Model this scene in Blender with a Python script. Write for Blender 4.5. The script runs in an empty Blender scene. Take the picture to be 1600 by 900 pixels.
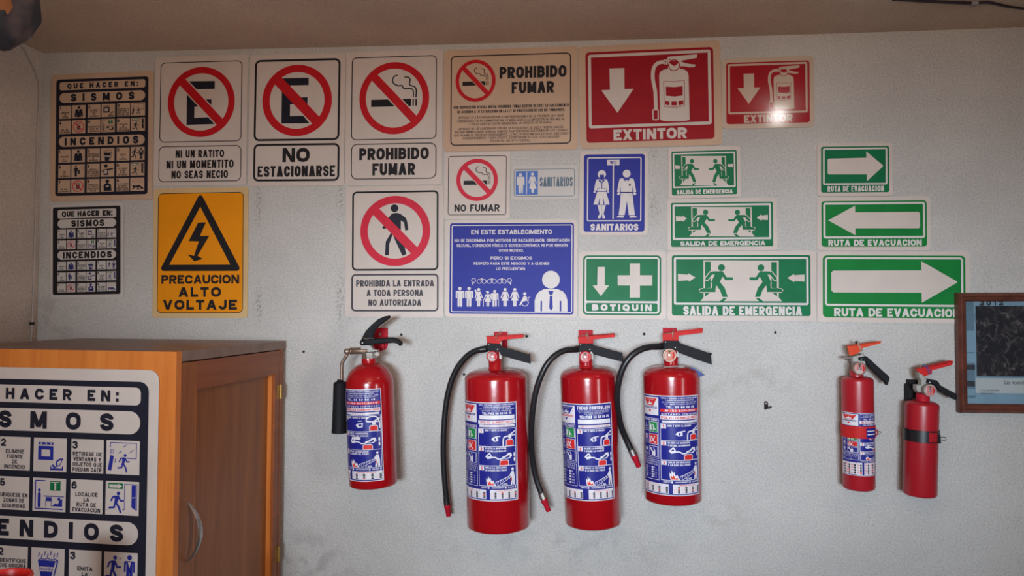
import bpy, bmesh, math, random
import numpy as np
from mathutils import Vector, Matrix, Euler
from mathutils.geometry import tessellate_polygon

PI = math.pi
random.seed(7)
SC = bpy.context.scene
COL = SC.collection

# ------------------------------------------------------------------ camera
FPX = 1150.0
CAM = Vector((0.0, -1.955, 1.70))
YAW, PITCH, ROLL = math.radians(5.77), math.radians(1.45), math.radians(0.36)
CROT = (Matrix.Rotation(YAW, 3, 'Z') @ Matrix.Rotation(PI/2 + PITCH, 3, 'X') @ Matrix.Rotation(ROLL, 3, 'Z'))
cd = bpy.data.cameras.new('camera')
cd.sensor_width = 36.0
cd.lens = 36.0 * FPX / 1600.0
cd.clip_start = 0.02
cam = bpy.data.objects.new('camera', cd)
COL.objects.link(cam)
cam.matrix_world = Matrix.Translation(CAM) @ CROT.to_4x4()
SC.camera = cam

# ------------------------------------------------------------------ view, world, lights
SC.view_settings.view_transform = 'Standard'
SC.view_settings.look = 'None'
SC.view_settings.gamma = 1.0
SC.view_settings.use_curve_mapping = False
SC.view_settings.exposure = 0.0
SC.cycles.use_denoising = True
SC.cycles.max_bounces = 8
world = bpy.data.worlds.new('world')
SC.world = world
world.use_nodes = True
wn, wl = world.node_tree.nodes, world.node_tree.links
bg = wn['Background']
wtc = wn.new('ShaderNodeTexCoord'); wsep = wn.new('ShaderNodeSeparateXYZ'); wrmp = wn.new('ShaderNodeValToRGB')
wl.new(wtc.outputs['Generated'], wsep.inputs[0]); wl.new(wsep.outputs['Z'], wrmp.inputs['Fac'])
wrmp.color_ramp.elements[0].position = 0.0; wrmp.color_ramp.elements[0].color = (0.55, 0.30, 0.17, 1)   # street ground
wrmp.color_ramp.elements[1].position = 0.06; wrmp.color_ramp.elements[1].color = (0.75, 0.85, 1.0, 1)   # sky
wl.new(wrmp.outputs['Color'], bg.inputs[0])
bg.inputs[1].default_value = 0.3

def area(name, loc, target, sx, sy, power, color, spread=180):
    l = bpy.data.lights.new(name, 'AREA')
    l.shape = 'RECTANGLE'
    l.size, l.size_y = sx, sy
    l.energy = power
    l.color = color
    l.spread = math.radians(spread)
    o = bpy.data.objects.new(name, l)
    COL.objects.link(o)
    o.location = loc
    d = Vector(target) - Vector(loc)
    o.rotation_euler = d.to_track_quat('-Z', 'Y').to_euler()
    return o

area('daylight_outside', (-0.25, -5.2, 1.75), (0.12, 0.0, 1.64), 1.3, 0.5, 12.2, (0.74, 0.88, 1.0), 36)
area('warm_fill', (-0.1, -1.9, 1.98), (-0.1, -1.6, 2.42), 0.5, 0.3, 11.0, (1.0, 0.75, 0.57))  # added upward fill, warms the ceiling and upper wall
area('side_fill', (2.3, -2.5, 1.35), (-1.5, -0.5, 1.45), 0.6, 0.8, 4.2, (0.96, 0.95, 0.92), 55)  # added fill from the right for the cabinet side and left wall

# ------------------------------------------------------------------ pixel <-> world
def ray(x, y):
    return CROT @ Vector(((x - 800.0) / FPX, (450.0 - y) / FPX, -1.0))
def at_y(x, y, Y):
    d = ray(x, y)
    return CAM + d * ((Y - CAM.y) / d.y)
def at_x(x, y, X):
    d = ray(x, y)
    return CAM + d * ((X - CAM.x) / d.x)
def at_z(x, y, Z):
    d = ray(x, y)
    return CAM + d * ((Z - CAM.z) / d.z)

def loc_y(M, x, y, Y):
    """pixel ray cut with the plane y = Y of the frame M, in that frame"""
    I = M.inverted(); o = I @ CAM; d = I.to_3x3() @ ray(x, y)
    return o + d*((Y-o.y)/d.y)
def loc_x(M, x, y, X):
    I = M.inverted(); o = I @ CAM; d = I.to_3x3() @ ray(x, y)
    return o + d*((X-o.x)/d.x)

# ------------------------------------------------------------------ materials
def lin(c):
    return tuple(((v/255.0)/12.92 if v/255.0 <= 0.04045 else ((v/255.0+0.055)/1.055)**2.4) for v in c)
MATS = {}
def mat(name, rgb, rough=0.5, metal=0.0, var=0.08, scale=40.0, bump=0.0, bscale=200.0, coat=0.0, spec=0.5):
    m = bpy.data.materials.new(name)
    m.use_nodes = True
    nt = m.node_tree
    b = nt.nodes['Principled BSDF']
    c = lin(rgb)
    tc = nt.nodes.new('ShaderNodeTexCoord')
    n = nt.nodes.new('ShaderNodeTexNoise')
    n.inputs['Scale'].default_value = scale
    n.inputs['Detail'].default_value = 6
    nt.links.new(tc.outputs['Object'], n.inputs['Vector'])
    r = nt.nodes.new('ShaderNodeValToRGB')
    r.color_ramp.elements[0].position = 0.3
    r.color_ramp.elements[1].position = 0.7
    r.color_ramp.elements[0].color = tuple(v*(1-var) for v in c) + (1,)
    r.color_ramp.elements[1].color = tuple(min(1, v*(1+var)) for v in c) + (1,)
    nt.links.new(n.outputs['Fac'], r.inputs['Fac'])
    nt.links.new(r.outputs['Color'], b.inputs['Base Color'])
    b.inputs['Roughness'].default_value = rough
    b.inputs['Metallic'].default_value = metal
    b.inputs['Specular IOR Level'].default_value = spec
    b.inputs['Coat Weight'].default_value = coat
    if bump:
        n2 = nt.nodes.new('ShaderNodeTexNoise')
        n2.inputs['Scale'].default_value = bscale
        n2.inputs['Detail'].default_value = 4
        nt.links.new(tc.outputs['Object'], n2.inputs['Vector'])
        bp = nt.nodes.new('ShaderNodeBump')
        bp.inputs['Strength'].default_value = bump
        bp.inputs['Distance'].default_value = 0.004
        nt.links.new(n2.outputs['Fac'], bp.inputs['Height'])
        nt.links.new(bp.outputs['Normal'], b.inputs['Normal'])
    MATS[name] = m
    return m

mat('sheet', (206, 193, 185), 0.42, var=0.04, scale=14)
mat('sheet_tan', (198, 168, 144), 0.42, var=0.05, scale=10)
mat('sheet_pale', (198, 192, 188), 0.42, var=0.03, scale=14)
mat('sheet_cream', (212, 180, 132), 0.42, var=0.05, scale=14)
mat('sheet_gloss', (198, 176, 158), 0.12, var=0.05, scale=10)
mat('red_gloss', (160, 18, 34), 0.12, var=0.08, scale=20)
mat('ink_black', (34, 30, 34), 0.4, var=0.15)
mat('ink_navy', (32, 32, 46), 0.4, var=0.12)
mat('ink_dusk', (44, 44, 104), 0.4, var=0.12)
mat('ink_grey', (70, 66, 72), 0.4, var=0.12)
mat('ink_slate', (92, 112, 128), 0.4, var=0.2)
mat('ink_red', (190, 24, 34), 0.4, var=0.08)
mat('ink_pink', (205, 38, 62), 0.4, var=0.06)
mat('ink_darkred', (152, 14, 28), 0.45, var=0.08, scale=20)
mat('ink_green', (12, 108, 66), 0.4, var=0.1, scale=20)
mat('ink_leaf', (18, 122, 54), 0.4, var=0.12, scale=16)
mat('ink_blue', (36, 44, 142), 0.4, var=0.06)
mat('ink_azure', (74, 112, 186), 0.45, var=0.12)
mat('ink_yellow', (236, 146, 10), 0.42, var=0.05, scale=10)
mat('ink_white', (212, 204, 202), 0.42, var=0.03)
mat('ink_orange', (230, 66, 44), 0.4, var=0.1)
mat('label_blue', (34, 38, 132), 0.3, var=0.05)
mat('label_white', (226, 222, 228), 0.3, var=0.04)
mat('label_red', (212, 44, 44), 0.3, var=0.06)
mat('label_green', (30, 140, 72), 0.3, var=0.06)
mat('red_enamel', (164, 14, 24), 0.2, var=0.05, scale=12, bump=0.05, bscale=60, coat=0.25)
mat('red_enamel_dull', (170, 28, 40), 0.34, var=0.05, scale=12, bump=0.05, bscale=60)
mat('red_paint', (196, 40, 40), 0.55, var=0.12, scale=60)
mat('red_dark', (178, 26, 44), 0.55, var=0.1, scale=60)
mat('orange_paint', (214, 74, 46), 0.4, var=0.12, scale=60)
mat('black_plastic', (30, 30, 34), 0.6, var=0.15, scale=80, bump=0.1, bscale=300, spec=0.3)
mat('black_rubber', (30, 30, 33), 0.36, var=0.15, scale=60)
mat('steel', (186, 184, 180), 0.32, metal=0.9, var=0.1, scale=80)
mat('aluminium', (168, 166, 160), 0.6, metal=0.4, var=0.1, scale=80)
mat('bronze', (142, 118, 104), 0.42, metal=0.7, var=0.15, scale=80)
mat('brass', (176, 140, 80), 0.4, metal=0.8, var=0.1)
mat('dial_pink', (196, 112, 114), 0.55, var=0.15, scale=200)
mat('dial_orange', (196, 112, 90), 0.55, var=0.2, scale=300)
mat('dial_white', (188, 176, 168), 0.6, var=0.08)
mat('dark_hole', (36, 32, 30), 0.9, var=0.2)
mat('wire', (166, 150, 130), 0.4, metal=0.6)
mat('blue_tag', (84, 104, 160), 0.45, var=0.15, scale=120)
mat('violet_wire', (92, 60, 130), 0.5)
mat('red_plastic', (226, 40, 34), 0.35, var=0.06, scale=20)
mat('cable_paint', (176, 166, 160), 0.6, var=0.1)
mat('cable_dark', (48, 42, 52), 0.6, var=0.2)
mat('grey_panel', (150, 146, 150), 0.6, var=0.08)
mat('frame_wood', (98, 52, 40), 0.4, var=0.3, scale=30)
mat('poster_pale', (142, 164, 178), 0.35, var=0.1, scale=8)
mat('poster_band', (112, 132, 146), 0.35, var=0.2, scale=20)
mat('poster_text', (52, 56, 66), 0.4)

for _n, _m in MATS.items():
    _b = _m.node_tree.nodes['Principled BSDF']
    if (_n.startswith('ink_') or _n.startswith('sheet')) and not _n.endswith('_gloss'):
        _b.inputs['Roughness'].default_value = 0.5; _b.inputs['Specular IOR Level'].default_value = 0.18
    if _n in ('red_paint', 'red_dark', 'orange_paint', 'black_plastic'):
        _b.inputs['Specular IOR Level'].default_value = 0.14
    if _n.startswith('label_'):
        _b.inputs['Specular IOR Level'].default_value = 0.3
def wall_mat(name, rgb, marks=(), bump=0.8, warm=None):
    m = bpy.data.materials.new(name)
    m.use_nodes = True
    nt = m.node_tree
    N, L = nt.nodes, nt.links
    b = N['Principled BSDF']
    b.inputs['Roughness'].default_value = 0.75
    b.inputs['Specular IOR Level'].default_value = 0.25
    tc = N.new('ShaderNodeTexCoord')
    big = N.new('ShaderNodeTexNoise'); big.inputs['Scale'].default_value = 2.2; big.inputs['Detail'].default_value = 8; big.inputs['Roughness'].default_value = 0.6
    L.new(tc.outputs['Object'], big.inputs['Vector'])
    r = N.new('ShaderNodeValToRGB')
    c = lin(rgb)
    r.color_ramp.elements[0].position = 0.32; r.color_ramp.elements[1].position = 0.68
    r.color_ramp.elements[0].color = tuple(v*0.86 for v in c) + (1,)
    r.color_ramp.elements[1].color = tuple(min(1, v*1.07) for v in c) + (1,)
    L.new(big.outputs['Fac'], r.inputs['Fac'])
    last = r.outputs['Color']
    # fine specks of dirt
    sp = N.new('ShaderNodeTexNoise'); sp.inputs['Scale'].default_value = 160; sp.inputs['Detail'].default_value = 2
    L.new(tc.outputs['Object'], sp.inputs['Vector'])
    rs = N.new('ShaderNodeValToRGB'); rs.color_ramp.elements[0].position = 0.25; rs.color_ramp.elements[1].position = 0.36
    rs.color_ramp.elements[0].color = (0.76, 0.74, 0.72, 1); rs.color_ramp.elements[1].color = (1, 1, 1, 1)
    L.new(sp.outputs['Fac'], rs.inputs['Fac'])
    mx = N.new('ShaderNodeMix'); mx.data_type = 'RGBA'; mx.blend_type = 'MULTIPLY'; mx.inputs[0].default_value = 1.0
    L.new(last, mx.inputs[6]); L.new(rs.outputs['Color'], mx.inputs[7])
    last = mx.outputs[2]
    gr = N.new('ShaderNodeTexNoise'); gr.inputs['Scale'].default_value = 240; gr.inputs['Detail'].default_value = 3
    L.new(tc.outputs['Object'], gr.inputs['Vector'])
    rg = N.new('ShaderNodeValToRGB'); rg.color_ramp.elements[0].position = 0.34; rg.color_ramp.elements[1].position = 0.66
    rg.color_ramp.elements[0].color = (0.84, 0.84, 0.84, 1); rg.color_ramp.elements[1].color = (1.06, 1.06, 1.06, 1)
    L.new(gr.outputs['Fac'], rg.inputs['Fac'])
    mg = N.new('ShaderNodeMix'); mg.data_type = 'RGBA'; mg.blend_type = 'MULTIPLY'; mg.inputs[0].default_value = 1.0
    L.new(last, mg.inputs[6]); L.new(rg.outputs['Color'], mg.inputs[7])
    last = mg.outputs[2]
    # stains and painted shadows with a shape of their own: (point, half sizes, strength, colour, noise scale)
    for (p, half, amt, colr, nsc) in marks:
        mp = N.new('ShaderNodeMapping'); mp.vector_type = 'POINT'
        mp.inputs['Scale'].default_value = (1/half[0], 1.0, 1/half[1])
        mp.inputs['Location'].default_value = (-p[0]/half[0], 0.0, -p[2]/half[1])
        L.new(tc.outputs['Object'], mp.inputs['Vector'])
        g = N.new('ShaderNodeTexGradient'); g.gradient_type = 'SPHERICAL'
        L.new(mp.outputs['Vector'], g.inputs['Vector'])
        nz = N.new('ShaderNodeTexNoise'); nz.inputs['Scale'].default_value = nsc; nz.inputs['Detail'].default_value = 5
        L.new(tc.outputs['Object'], nz.inputs['Vector'])
        rr = N.new('ShaderNodeValToRGB'); rr.color_ramp.elements[0].position = 0.48; rr.color_ramp.elements[1].position = 0.62
        L.new(nz.outputs['Fac'], rr.inputs['Fac'])
        mu = N.new('ShaderNodeMath'); mu.operation = 'MULTIPLY'
        L.new(g.outputs['Fac'], mu.inputs[0]); L.new(rr.outputs['Color'], mu.inputs[1])
        m2 = N.new('ShaderNodeMath'); m2.operation = 'MULTIPLY'; m2.use_clamp = True
        L.new(mu.outputs[0], m2.inputs[0]); m2.inputs[1].default_value = amt
        mxx = N.new('ShaderNodeMix'); mxx.data_type = 'RGBA'
        L.new(m2.outputs[0], mxx.inputs[0]); L.new(last, mxx.inputs[6]); mxx.inputs[7].default_value = lin(colr) + (1,)
        last = mxx.outputs[2]
    L.new(last, b.inputs['Base Color'])
    n1 = N.new('ShaderNodeTexNoise'); n1.inputs['Scale'].default_value = 190; n1.inputs['Detail'].default_value = 5; n1.inputs['Roughness'].default_value = 0.65
    L.new(tc.outputs['Object'], n1.inputs['Vector'])
    n2 = N.new('ShaderNodeTexNoise'); n2.inputs['Scale'].default_value = 9; n2.inputs['Detail'].default_value = 3
    L.new(tc.outputs['Object'], n2.inputs['Vector'])
    ad = N.new('ShaderNodeMath'); ad.operation = 'MULTIPLY_ADD'; ad.inputs[1].default_value = 2.0
    L.new(n2.outputs['Fac'], ad.inputs[0]); L.new(n1.outputs['Fac'], ad.inputs[2])
    bp = N.new('ShaderNodeBump'); bp.inputs['Strength'].default_value = bump; bp.inputs['Distance'].default_value = 0.006
    L.new(ad.outputs[0], bp.inputs['Height']); L.new(bp.outputs['Normal'], b.inputs['Normal'])
    MATS[name] = m
    return m

def wood_mat(name, dark, light, axis='Z', rough=0.4, sc=1.0, speck=0.0):
    m = bpy.data.materials.new(name)
    m.use_nodes = True
    nt = m.node_tree
    N, L = nt.nodes, nt.links
    b = N['Principled BSDF']
    b.inputs['Roughness'].default_value = rough
    tc = N.new('ShaderNodeTexCoord')
    mp = N.new('ShaderNodeMapping')
    s = {'X': (0.8, 9, 9), 'Y': (9, 0.8, 9), 'Z': (9, 9, 0.8)}[axis]
    mp.inputs['Scale'].default_value = tuple(v*sc for v in s)
    L.new(tc.outputs['Object'], mp.inputs['Vector'])
    n = N.new('ShaderNodeTexNoise'); n.inputs['Scale'].default_value = 2.5; n.inputs['Detail'].default_value = 10; n.inputs['Roughness'].default_value = 0.62; n.inputs['Distortion'].default_value = 0.6
    L.new(mp.outputs['Vector'], n.inputs['Vector'])
    r = N.new('ShaderNodeValToRGB')
    r.color_ramp.elements[0].position = 0.3; r.color_ramp.elements[1].position = 0.72
    r.color_ramp.elements[0].color = lin(dark) + (1,)
    r.color_ramp.elements[1].color = lin(light) + (1,)
    L.new(n.outputs['Fac'], r.inputs['Fac'])
    L.new(r.outputs['Color'], b.inputs['Base Color'])
    bp = N.new('ShaderNodeBump'); bp.inputs['Strength'].default_value = 0.15; bp.inputs['Distance'].default_value = 0.002
    L.new(n.outputs['Fac'], bp.inputs['Height']); L.new(bp.outputs['Normal'], b.inputs['Normal'])
    MATS[name] = m
    return m

wood_mat('wood_amber', (196, 104, 34), (226, 138, 58), 'Z', 0.42)
wood_mat('wood_door', (124, 68, 26), (162, 98, 46), 'Z', 0.38)
wood_mat('wood_rail', (124, 66, 34), (158, 90, 48), 'Y', 0.4)
wood_mat('wood_top', (116, 92, 82), (146, 120, 106), 'X', 0.4)

# ------------------------------------------------------------------ object helpers
def link_mesh(name, me, parent=None):
    o = bpy.data.objects.new(name, me)
    COL.objects.link(o)
    if parent is not None:
        o.parent = parent
    return o
def tag(o, label=None, cat=None, group=None, kind=None):
    if label: o['label'] = label
    if cat: o['category'] = cat
    if group: o['group'] = group
    if kind: o['kind'] = kind
    return o
def empty(name, mw, label, cat, group=None):
    o = bpy.data.objects.new(name, None)
    o.empty_display_size = 0.05
    COL.objects.link(o)
    o.matrix_world = mw
    return tag(o, label, cat, group)

class MB:
    """collects shapes (world coordinates) and links them as ONE mesh object"""
    def __init__(s):
        s.v, s.f, s.mi, s.sm, s.mats = [], [], [], [], []
    def slot(s, m):
        if m not in s.mats: s.mats.append(m)
        return s.mats.index(m)
    def add(s, verts, faces, m, smooth=False):
        k = len(s.v); i = s.slot(m)
        s.v += [tuple(p) for p in verts]
        for f in faces:
            s.f.append(tuple(k + q for q in f)); s.mi.append(i); s.sm.append(smooth)
    def box(s, x0, x1, y0, y1, z0, z1, m):
        v = [(x0,y0,z0),(x1,y0,z0),(x1,y1,z0),(x0,y1,z0),(x0,y0,z1),(x1,y0,z1),(x1,y1,z1),(x0,y1,z1)]
        s.add(v, [(3,2,1,0),(4,5,6,7),(0,1,5,4),(1,2,6,5),(2,3,7,6),(3,0,4,7)], m)
    def plate(s, pts, y0, y1, m, bev=0.0):
        """polygon of (x, z) extruded from y0 (front, smaller) to y1"""
        n = len(pts)
        area2 = sum(pts[i][0]*pts[(i+1) % n][1] - pts[(i+1) % n][0]*pts[i][1] for i in range(n))
        if area2 < 0: pts = pts[::-1]
        if bev:
            ins = inset(pts, bev)
            loops = [([(p[0], y0, p[1]) for p in ins]), ([(p[0], y0+bev, p[1]) for p in pts]),
                     ([(p[0], y1-bev, p[1]) for p in pts]), ([(p[0], y1, p[1]) for p in ins])]
        else:
            ins = pts
            loops = [([(p[0], y0, p[1]) for p in pts]), ([(p[0], y1, p[1]) for p in pts])]
        v = [q for l in loops for q in l]
        f = []
        for k in range(len(loops)-1):
            for i in range(n):
                j = (i+1) % n
                f.append((k*n+i, (k+1)*n+i, (k+1)*n+j, k*n+j))
        tri = tess(ins)
        f += [tuple(t) for t in tri]
        b = (len(loops)-1)*n
        f += [tuple(b+q for q in t[::-1]) for t in tri]
        s.add(v, f, m)
    def lathe(s, prof, origin, axis, m, seg=48, smooth=True):
        a = Vector(axis).normalized()
        u = a.orthogonal().normalized(); w = a.cross(u)
        o = Vector(origin)
        v, f, rings = [], [], []
        for (r, h) in prof:
            if r < 1e-7:
                rings.append([len(v)]); v.append(o + a*h)
            else:
                rings.append(list(range(len(v), len(v)+seg)))
                for k in range(seg):
                    t = 2*PI*k/seg
                    v.append(o + a*h + (u*math.cos(t) + w*math.sin(t))*r)
        for A, B in zip(rings, rings[1:]):
            if len(A) == 1 and len(B) == 1: continue
            for k in range(seg):
                j = (k+1) % seg
                if len(A) == 1: f.append((A[0], B[j], B[k]))
                elif len(B) == 1: f.append((A[k], A[j], B[0]))
                else: f.append((A[k], A[j], B[j], B[k]))
        s.add(v, f, m, smooth)
    def cyl(s, p0, p1, r0, r1, m, seg=24, bev=0.0):
        p0, p1 = Vector(p0), Vector(p1)
        h = (p1-p0).length
        b = min(bev, h/3)
        prof = [(0, 0), (max(r0-b, 1e-5), 0), (r0, b), (r1, h-b), (max(r1-b, 1e-5), h), (0, h)] if b else [(0, 0), (r0, 0), (r1, h), (0, h)]
        s.lathe(prof, p0, p1-p0, m, seg)
    def tube(s, pts, r, m, seg=12, steps=6):
        P = [Vector(p) for p in pts]
        if steps > 1 and len(P) > 2: P = catmull(P, steps)
        v, f = [], []
        t0 = (P[1]-P[0]).normalized()
        u = t0.orthogonal().normalized()
        for i, p in enumerate(P):
            t = (P[min(i+1, len(P)-1)] - P[max(i-1, 0)]).normalized()
            u = (u - t*u.dot(t)).normalized(); w = t.cross(u)
            for k in range(seg):
                a = 2*PI*k/seg
                v.append(p + (u*math.cos(a) + w*math.sin(a))*r)
        for i in range(len(P)-1):
            for k in range(seg):
                j = (k+1) % seg
                f.append((i*seg+k, i*seg+j, (i+1)*seg+j, (i+1)*seg+k))
        f.append(tuple(range(seg))[::-1]); f.append(tuple(range((len(P)-1)*seg, len(P)*seg)))
        s.add(v, f, m, True)
    def ball(s, c, r, m, seg=16):
        s.lathe([(0, -r)] + [(r*math.sin(PI*k/8), -r*math.cos(PI*k/8)) for k in range(1, 8)] + [(0, r)], c, (0, 0, 1), m, seg)
    def build(s, name, parent=None, inv=None, angle=35, mw=None):
        me = bpy.data.meshes.new(name)
        vv = s.v
        if inv is not None: vv = [tuple(inv @ Vector(p)) for p in vv]
        me.from_pydata(vv, [], s.f)
        for m in s.mats: me.materials.append(MATS[m])
        for p, i, sm in zip(me.polygons, s.mi, s.sm):
            p.material_index = i; p.use_smooth = sm
        me.update()
        if any(s.sm): me.set_sharp_from_angle(angle=math.radians(angle))
        return link_mesh(name, me, parent)

def tess(pts):
    return tess_cache([Vector((p[0], p[1], 0)) for p in pts])
def tess_cache(v):
    out = []
    for t in tessellate_polygon([v]):
        a, b, c = (v[i] for i in t)
        if (b-a).cross(c-a).z < 0: t = (t[0], t[2], t[1])
        out.append(tuple(t))
    return out
def inset(pts, d):
    n = len(pts); out = []
    for i in range(n):
        p0, p1, p2 = Vector(pts[i-1]), Vector(pts[i]), Vector(pts[(i+1) % n])
        e1 = (p1-p0).normalized(); e2 = (p2-p1).normalized()
        n1 = Vector((-e1.y, e1.x)); n2 = Vector((-e2.y, e2.x))
        b = n1+n2
        k = b.dot(n1)
        b = b*(d/k) if k > 0.35 else b.normalized()*d
        out.append(tuple(p1+b))
    return out
def catmull(P, steps):
    out = []
    for i in range(len(P)-1):
        a, b, c, d = P[max(i-1, 0)], P[i], P[i+1], P[min(i+2, len(P)-1)]
        for k in range(steps):
            t = k/steps
            out.append(0.5*((2*b) + (c-a)*t + (2*a-5*b+4*c-d)*t*t + (3*b-a-3*c+d)*t**3))
    out.append(P[-1])
    return out

# ------------------------------------------------------------------ flat printed art
TXT = {}
def text_mesh(s, off, space):
    k = (s, off, space)
    if k in TXT: return TXT[k]
    c = bpy.data.curves.new('lettering', 'FONT')
    c.body = s; c.size = 1.0; c.offset = off; c.space_character = space
    c.resolution_u = 2; c.dimensions = '2D'; c.fill_mode = 'FRONT'
    o = bpy.data.objects.new('lettering', c)
    me = bpy.data.meshes.new_from_object(o)
    v = [(p.co.x, p.co.y) for p in me.vertices]
    f = [tuple(p.vertices) for p in me.polygons]
    bpy.data.objects.remove(o); bpy.data.curves.remove(c); bpy.data.meshes.remove(me)
    TXT[k] = (v, f)
    return TXT[k]
CAPH = None
def cap_height(off):
    v, f = text_mesh('H', off, 1.0)
    return max(p[1] for p in v), min(p[1] for p in v)

# ------------------------------------------------------------------ a bold sans alphabet drawn in strokes
# centreline box 0..1; below 0 / above 1 means the very edge of the letter; ('c', x, y) is a rounded corner
_C = 'c'
def _S(*p): return ('S', p)
def _D(*p): return ('D', p)
_stem = _S((0, -1), (0, 2))
_Pb = _S((-1, 1), (.5, 1), (_C, 1, 1), (1, .75), (_C, 1, .46), (.5, .46), (0, .46))
_O = _S((0, .5), (0, .62), (_C, 0, 1), (.5, 1), (_C, 1, 1), (1, .62), (1, .38), (_C, 1, 0), (.5, 0), (_C, 0, 0), (0, .38), (0, .5))
GLYPH = {
 'A': (.84, [_D(0, 0, .5, 1), _D(1, 0, .5, 1), _S((.2, .27), (.8, .27))]),
 'B': (.76, [_stem, _S((-1, 1), (.5, 1), (_C, .94, 1), (.94, .77), (_C, .94, .54), (.5, .54), (0, .54)), _S((0, .54), (.5, .54), (_C, 1, .54), (1, .28), (_C, 1, 0), (.5, 0), (-1, 0))]),
 'C': (.78, [_S((1, .66), (_C, 1, 1), (.5, 1), (_C, 0, 1), (0, .62), (0, .38), (_C, 0, 0), (.5, 0), (_C, 1, 0), (1, .34))]),
 'D': (.78, [_stem, _S((-1, 1), (.4, 1), (_C, 1, 1), (1, .6), (1, .4), (_C, 1, 0), (.4, 0), (-1, 0))]),
 'E': (.68, [_stem, _S((0, 1), (2, 1)), _S((0, .51), (.92, .51)), _S((0, 0), (2, 0))]),
 'F': (.64, [_stem, _S((0, 1), (2, 1)), _S((0, .5), (.9, .5))]),
 'G': (.82, [_S((1, .68), (_C, 1, 1), (.5, 1), (_C, 0, 1), (0, .62), (0, .38), (_C, 0, 0), (.5, 0), (_C, 1, 0), (1, .3), (1, .46)), _S((.55, .44), (2, .44)), _S((1, -1), (1, .44))]),
 'H': (.76, [_stem, _S((1, -1), (1, 2)), _S((0, .52), (1, .52))]),
 'I': (0, [_S((.5, -1), (.5, 2))]),
 'J': (.66, [_S((1, 2), (1, .34), (_C, 1, 0), (.5, 0), (_C, 0, 0), (0, .36))]),
 'K': (.78, [_stem, _D(.08, .3, .92, 1), _D(1, 0, .36, .58)]),
 'L': (.62, [_stem, _S((0, 0), (2, 0))]),
 'M': (.92, [_stem, _S((1, -1), (1, 2)), _D(0, 1, .5, .08), _D(1, 1, .5, .08)]),
 'N': (.78, [_stem, _S((1, -1), (1, 2)), _D(0, 1, 1, 0)]),
 'O': (.82, [_O]),
 'P': (.72, [_stem, _Pb]),
 'Q': (.82, [_O, _D(.5, .28, .98, -.06)]),
 'R': (.76, [_stem, _Pb, _D(1, 0, .46, .46)]),
 'S': (.74, [_S((1, .7), (_C, 1, 1), (.5, 1), (_C, 0, 1), (0, .76), (_C, 0, .57), (.5, .51), (_C, 1, .45), (1, .25), (_C, 1, 0), (.5, 0), (_C, 0, 0), (0, .3))]),
 'T': (.7, [_S((-1, 1), (2, 1)), _S((.5, -1), (.5, 1))]),
 'U': (.76, [_S((0, 2), (0, .38), (_C, 0, 0), (.5, 0), (_C, 1, 0), (1, .38), (1, 2))]),
 'V': (.8, [_D(0, 1, .5, 0), _D(1, 1, .5, 0)]),
 'W': (1.12, [_D(0, 1, .25, 0), _D(.5, 1, .25, 0), _D(.5, 1, .75, 0), _D(1, 1, .75, 0)]),
 'X': (.8, [_D(0, 0, 1, 1), _D(1, 0, 0, 1)]),
 'Y': (.8, [_D(0, 1, .5, .4), _D(1, 1, .5, .4), _S((.5, -1), (.5, .45))]),
 'Z': (.7, [_S((-1, 1), (2, 1)), _S((-1, 0), (2, 0)), _D(0, 0, 1, 1)]),
 '0': (.66, [_O]),
 '1': (.46, [_S((.7, -1), (.7, 2)), _D(0, .68, .5, 1)]),
 '2': (.66, [_S((0, .7), (_C, 0, 1), (.5, 1), (_C, 1, 1), (1, .72), (_C, 1, .5), (.5, .3), (_C, 0, .14), (0, 0)), _S((-1, 0), (2, 0))]),
 '3': (.66, [_S((0, .74), (_C, 0, 1), (.5, 1), (_C, .95, 1), (.95, .76), (_C, .95, .53), (.4, .53)), _S((.4, .53), (_C, 1, .53), (1, .27), (_C, 1, 0), (.5, 0), (_C, 0, 0), (0, .28))]),
 '4': (.68, [_S((.75, -1), (.75, 2)), _S((-1, .22), (2, .22)), _D(0, .2, .72, 1)]),
 '5': (.66, [_S((.95, 1), (.1, 1), (.05, .5), (.45, .6), (_C, 1, .62), (1, .3), (_C, 1, 0), (.5, 0), (_C, 0, 0), (0, .25))]),
 '6': (.66, [_S((.95, .76), (_C, .9, 1), (.5, 1), (_C, 0, 1), (0, .5), (0, .3), (_C, 0, 0), (.5, 0), (_C, 1, 0), (1, .3), (_C, 1, .6), (.5, .6), (_C, 0, .6), (0, .3))]),
 '7': (.64, [_S((-1, 1), (2, 1)), _D(.25, 0, .95, 1)]),
 '8': (.66, [_S((.5, .54), (_C, .04, .54), (.04, .77), (_C, .04, 1), (.5, 1), (_C, .96, 1), (.96, .77), (_C, .96, .54), (.5, .54)), _S((.5, .54), (_C, 0, .54), (0, .27), (_C, 0, 0), (.5, 0), (_C, 1, 0), (1, .27), (_C, 1, .54), (.5, .54))]),
 '9': (.66, [_S((.05, .24), (_C, .1, 0), (.5, 0), (_C, 1, 0), (1, .5), (1, .7), (_C, 1, 1), (.5, 1), (_C, 0, 1), (0, .7), (_C, 0, .4), (.5, .4), (_C, 1, .4), (1, .7))]),
 '-': (.36, [_S((-1, .42), (2, .42))]),
 '/': (.4, [_D(0, 0, 1, 1)]),
 '.': (0, ['dot']), ',': (0, ['dot', 'tail']), ':': (0, ['dot', 'dot2']),
 '(': (.28, [_S((1, 1.02), (_C, 0, .9), (0, .5), (_C, 0, .1), (1, -.02))]),
 ')': (.28, [_S((0, 1.02), (_C, 1, .9), (1, .5), (_C, 1, .1), (0, -.02))]),
}
ACC = {'Á': 'A', 'É': 'E', 'Í': 'I', 'Ó': 'O', 'Ú': 'U'}
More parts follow.
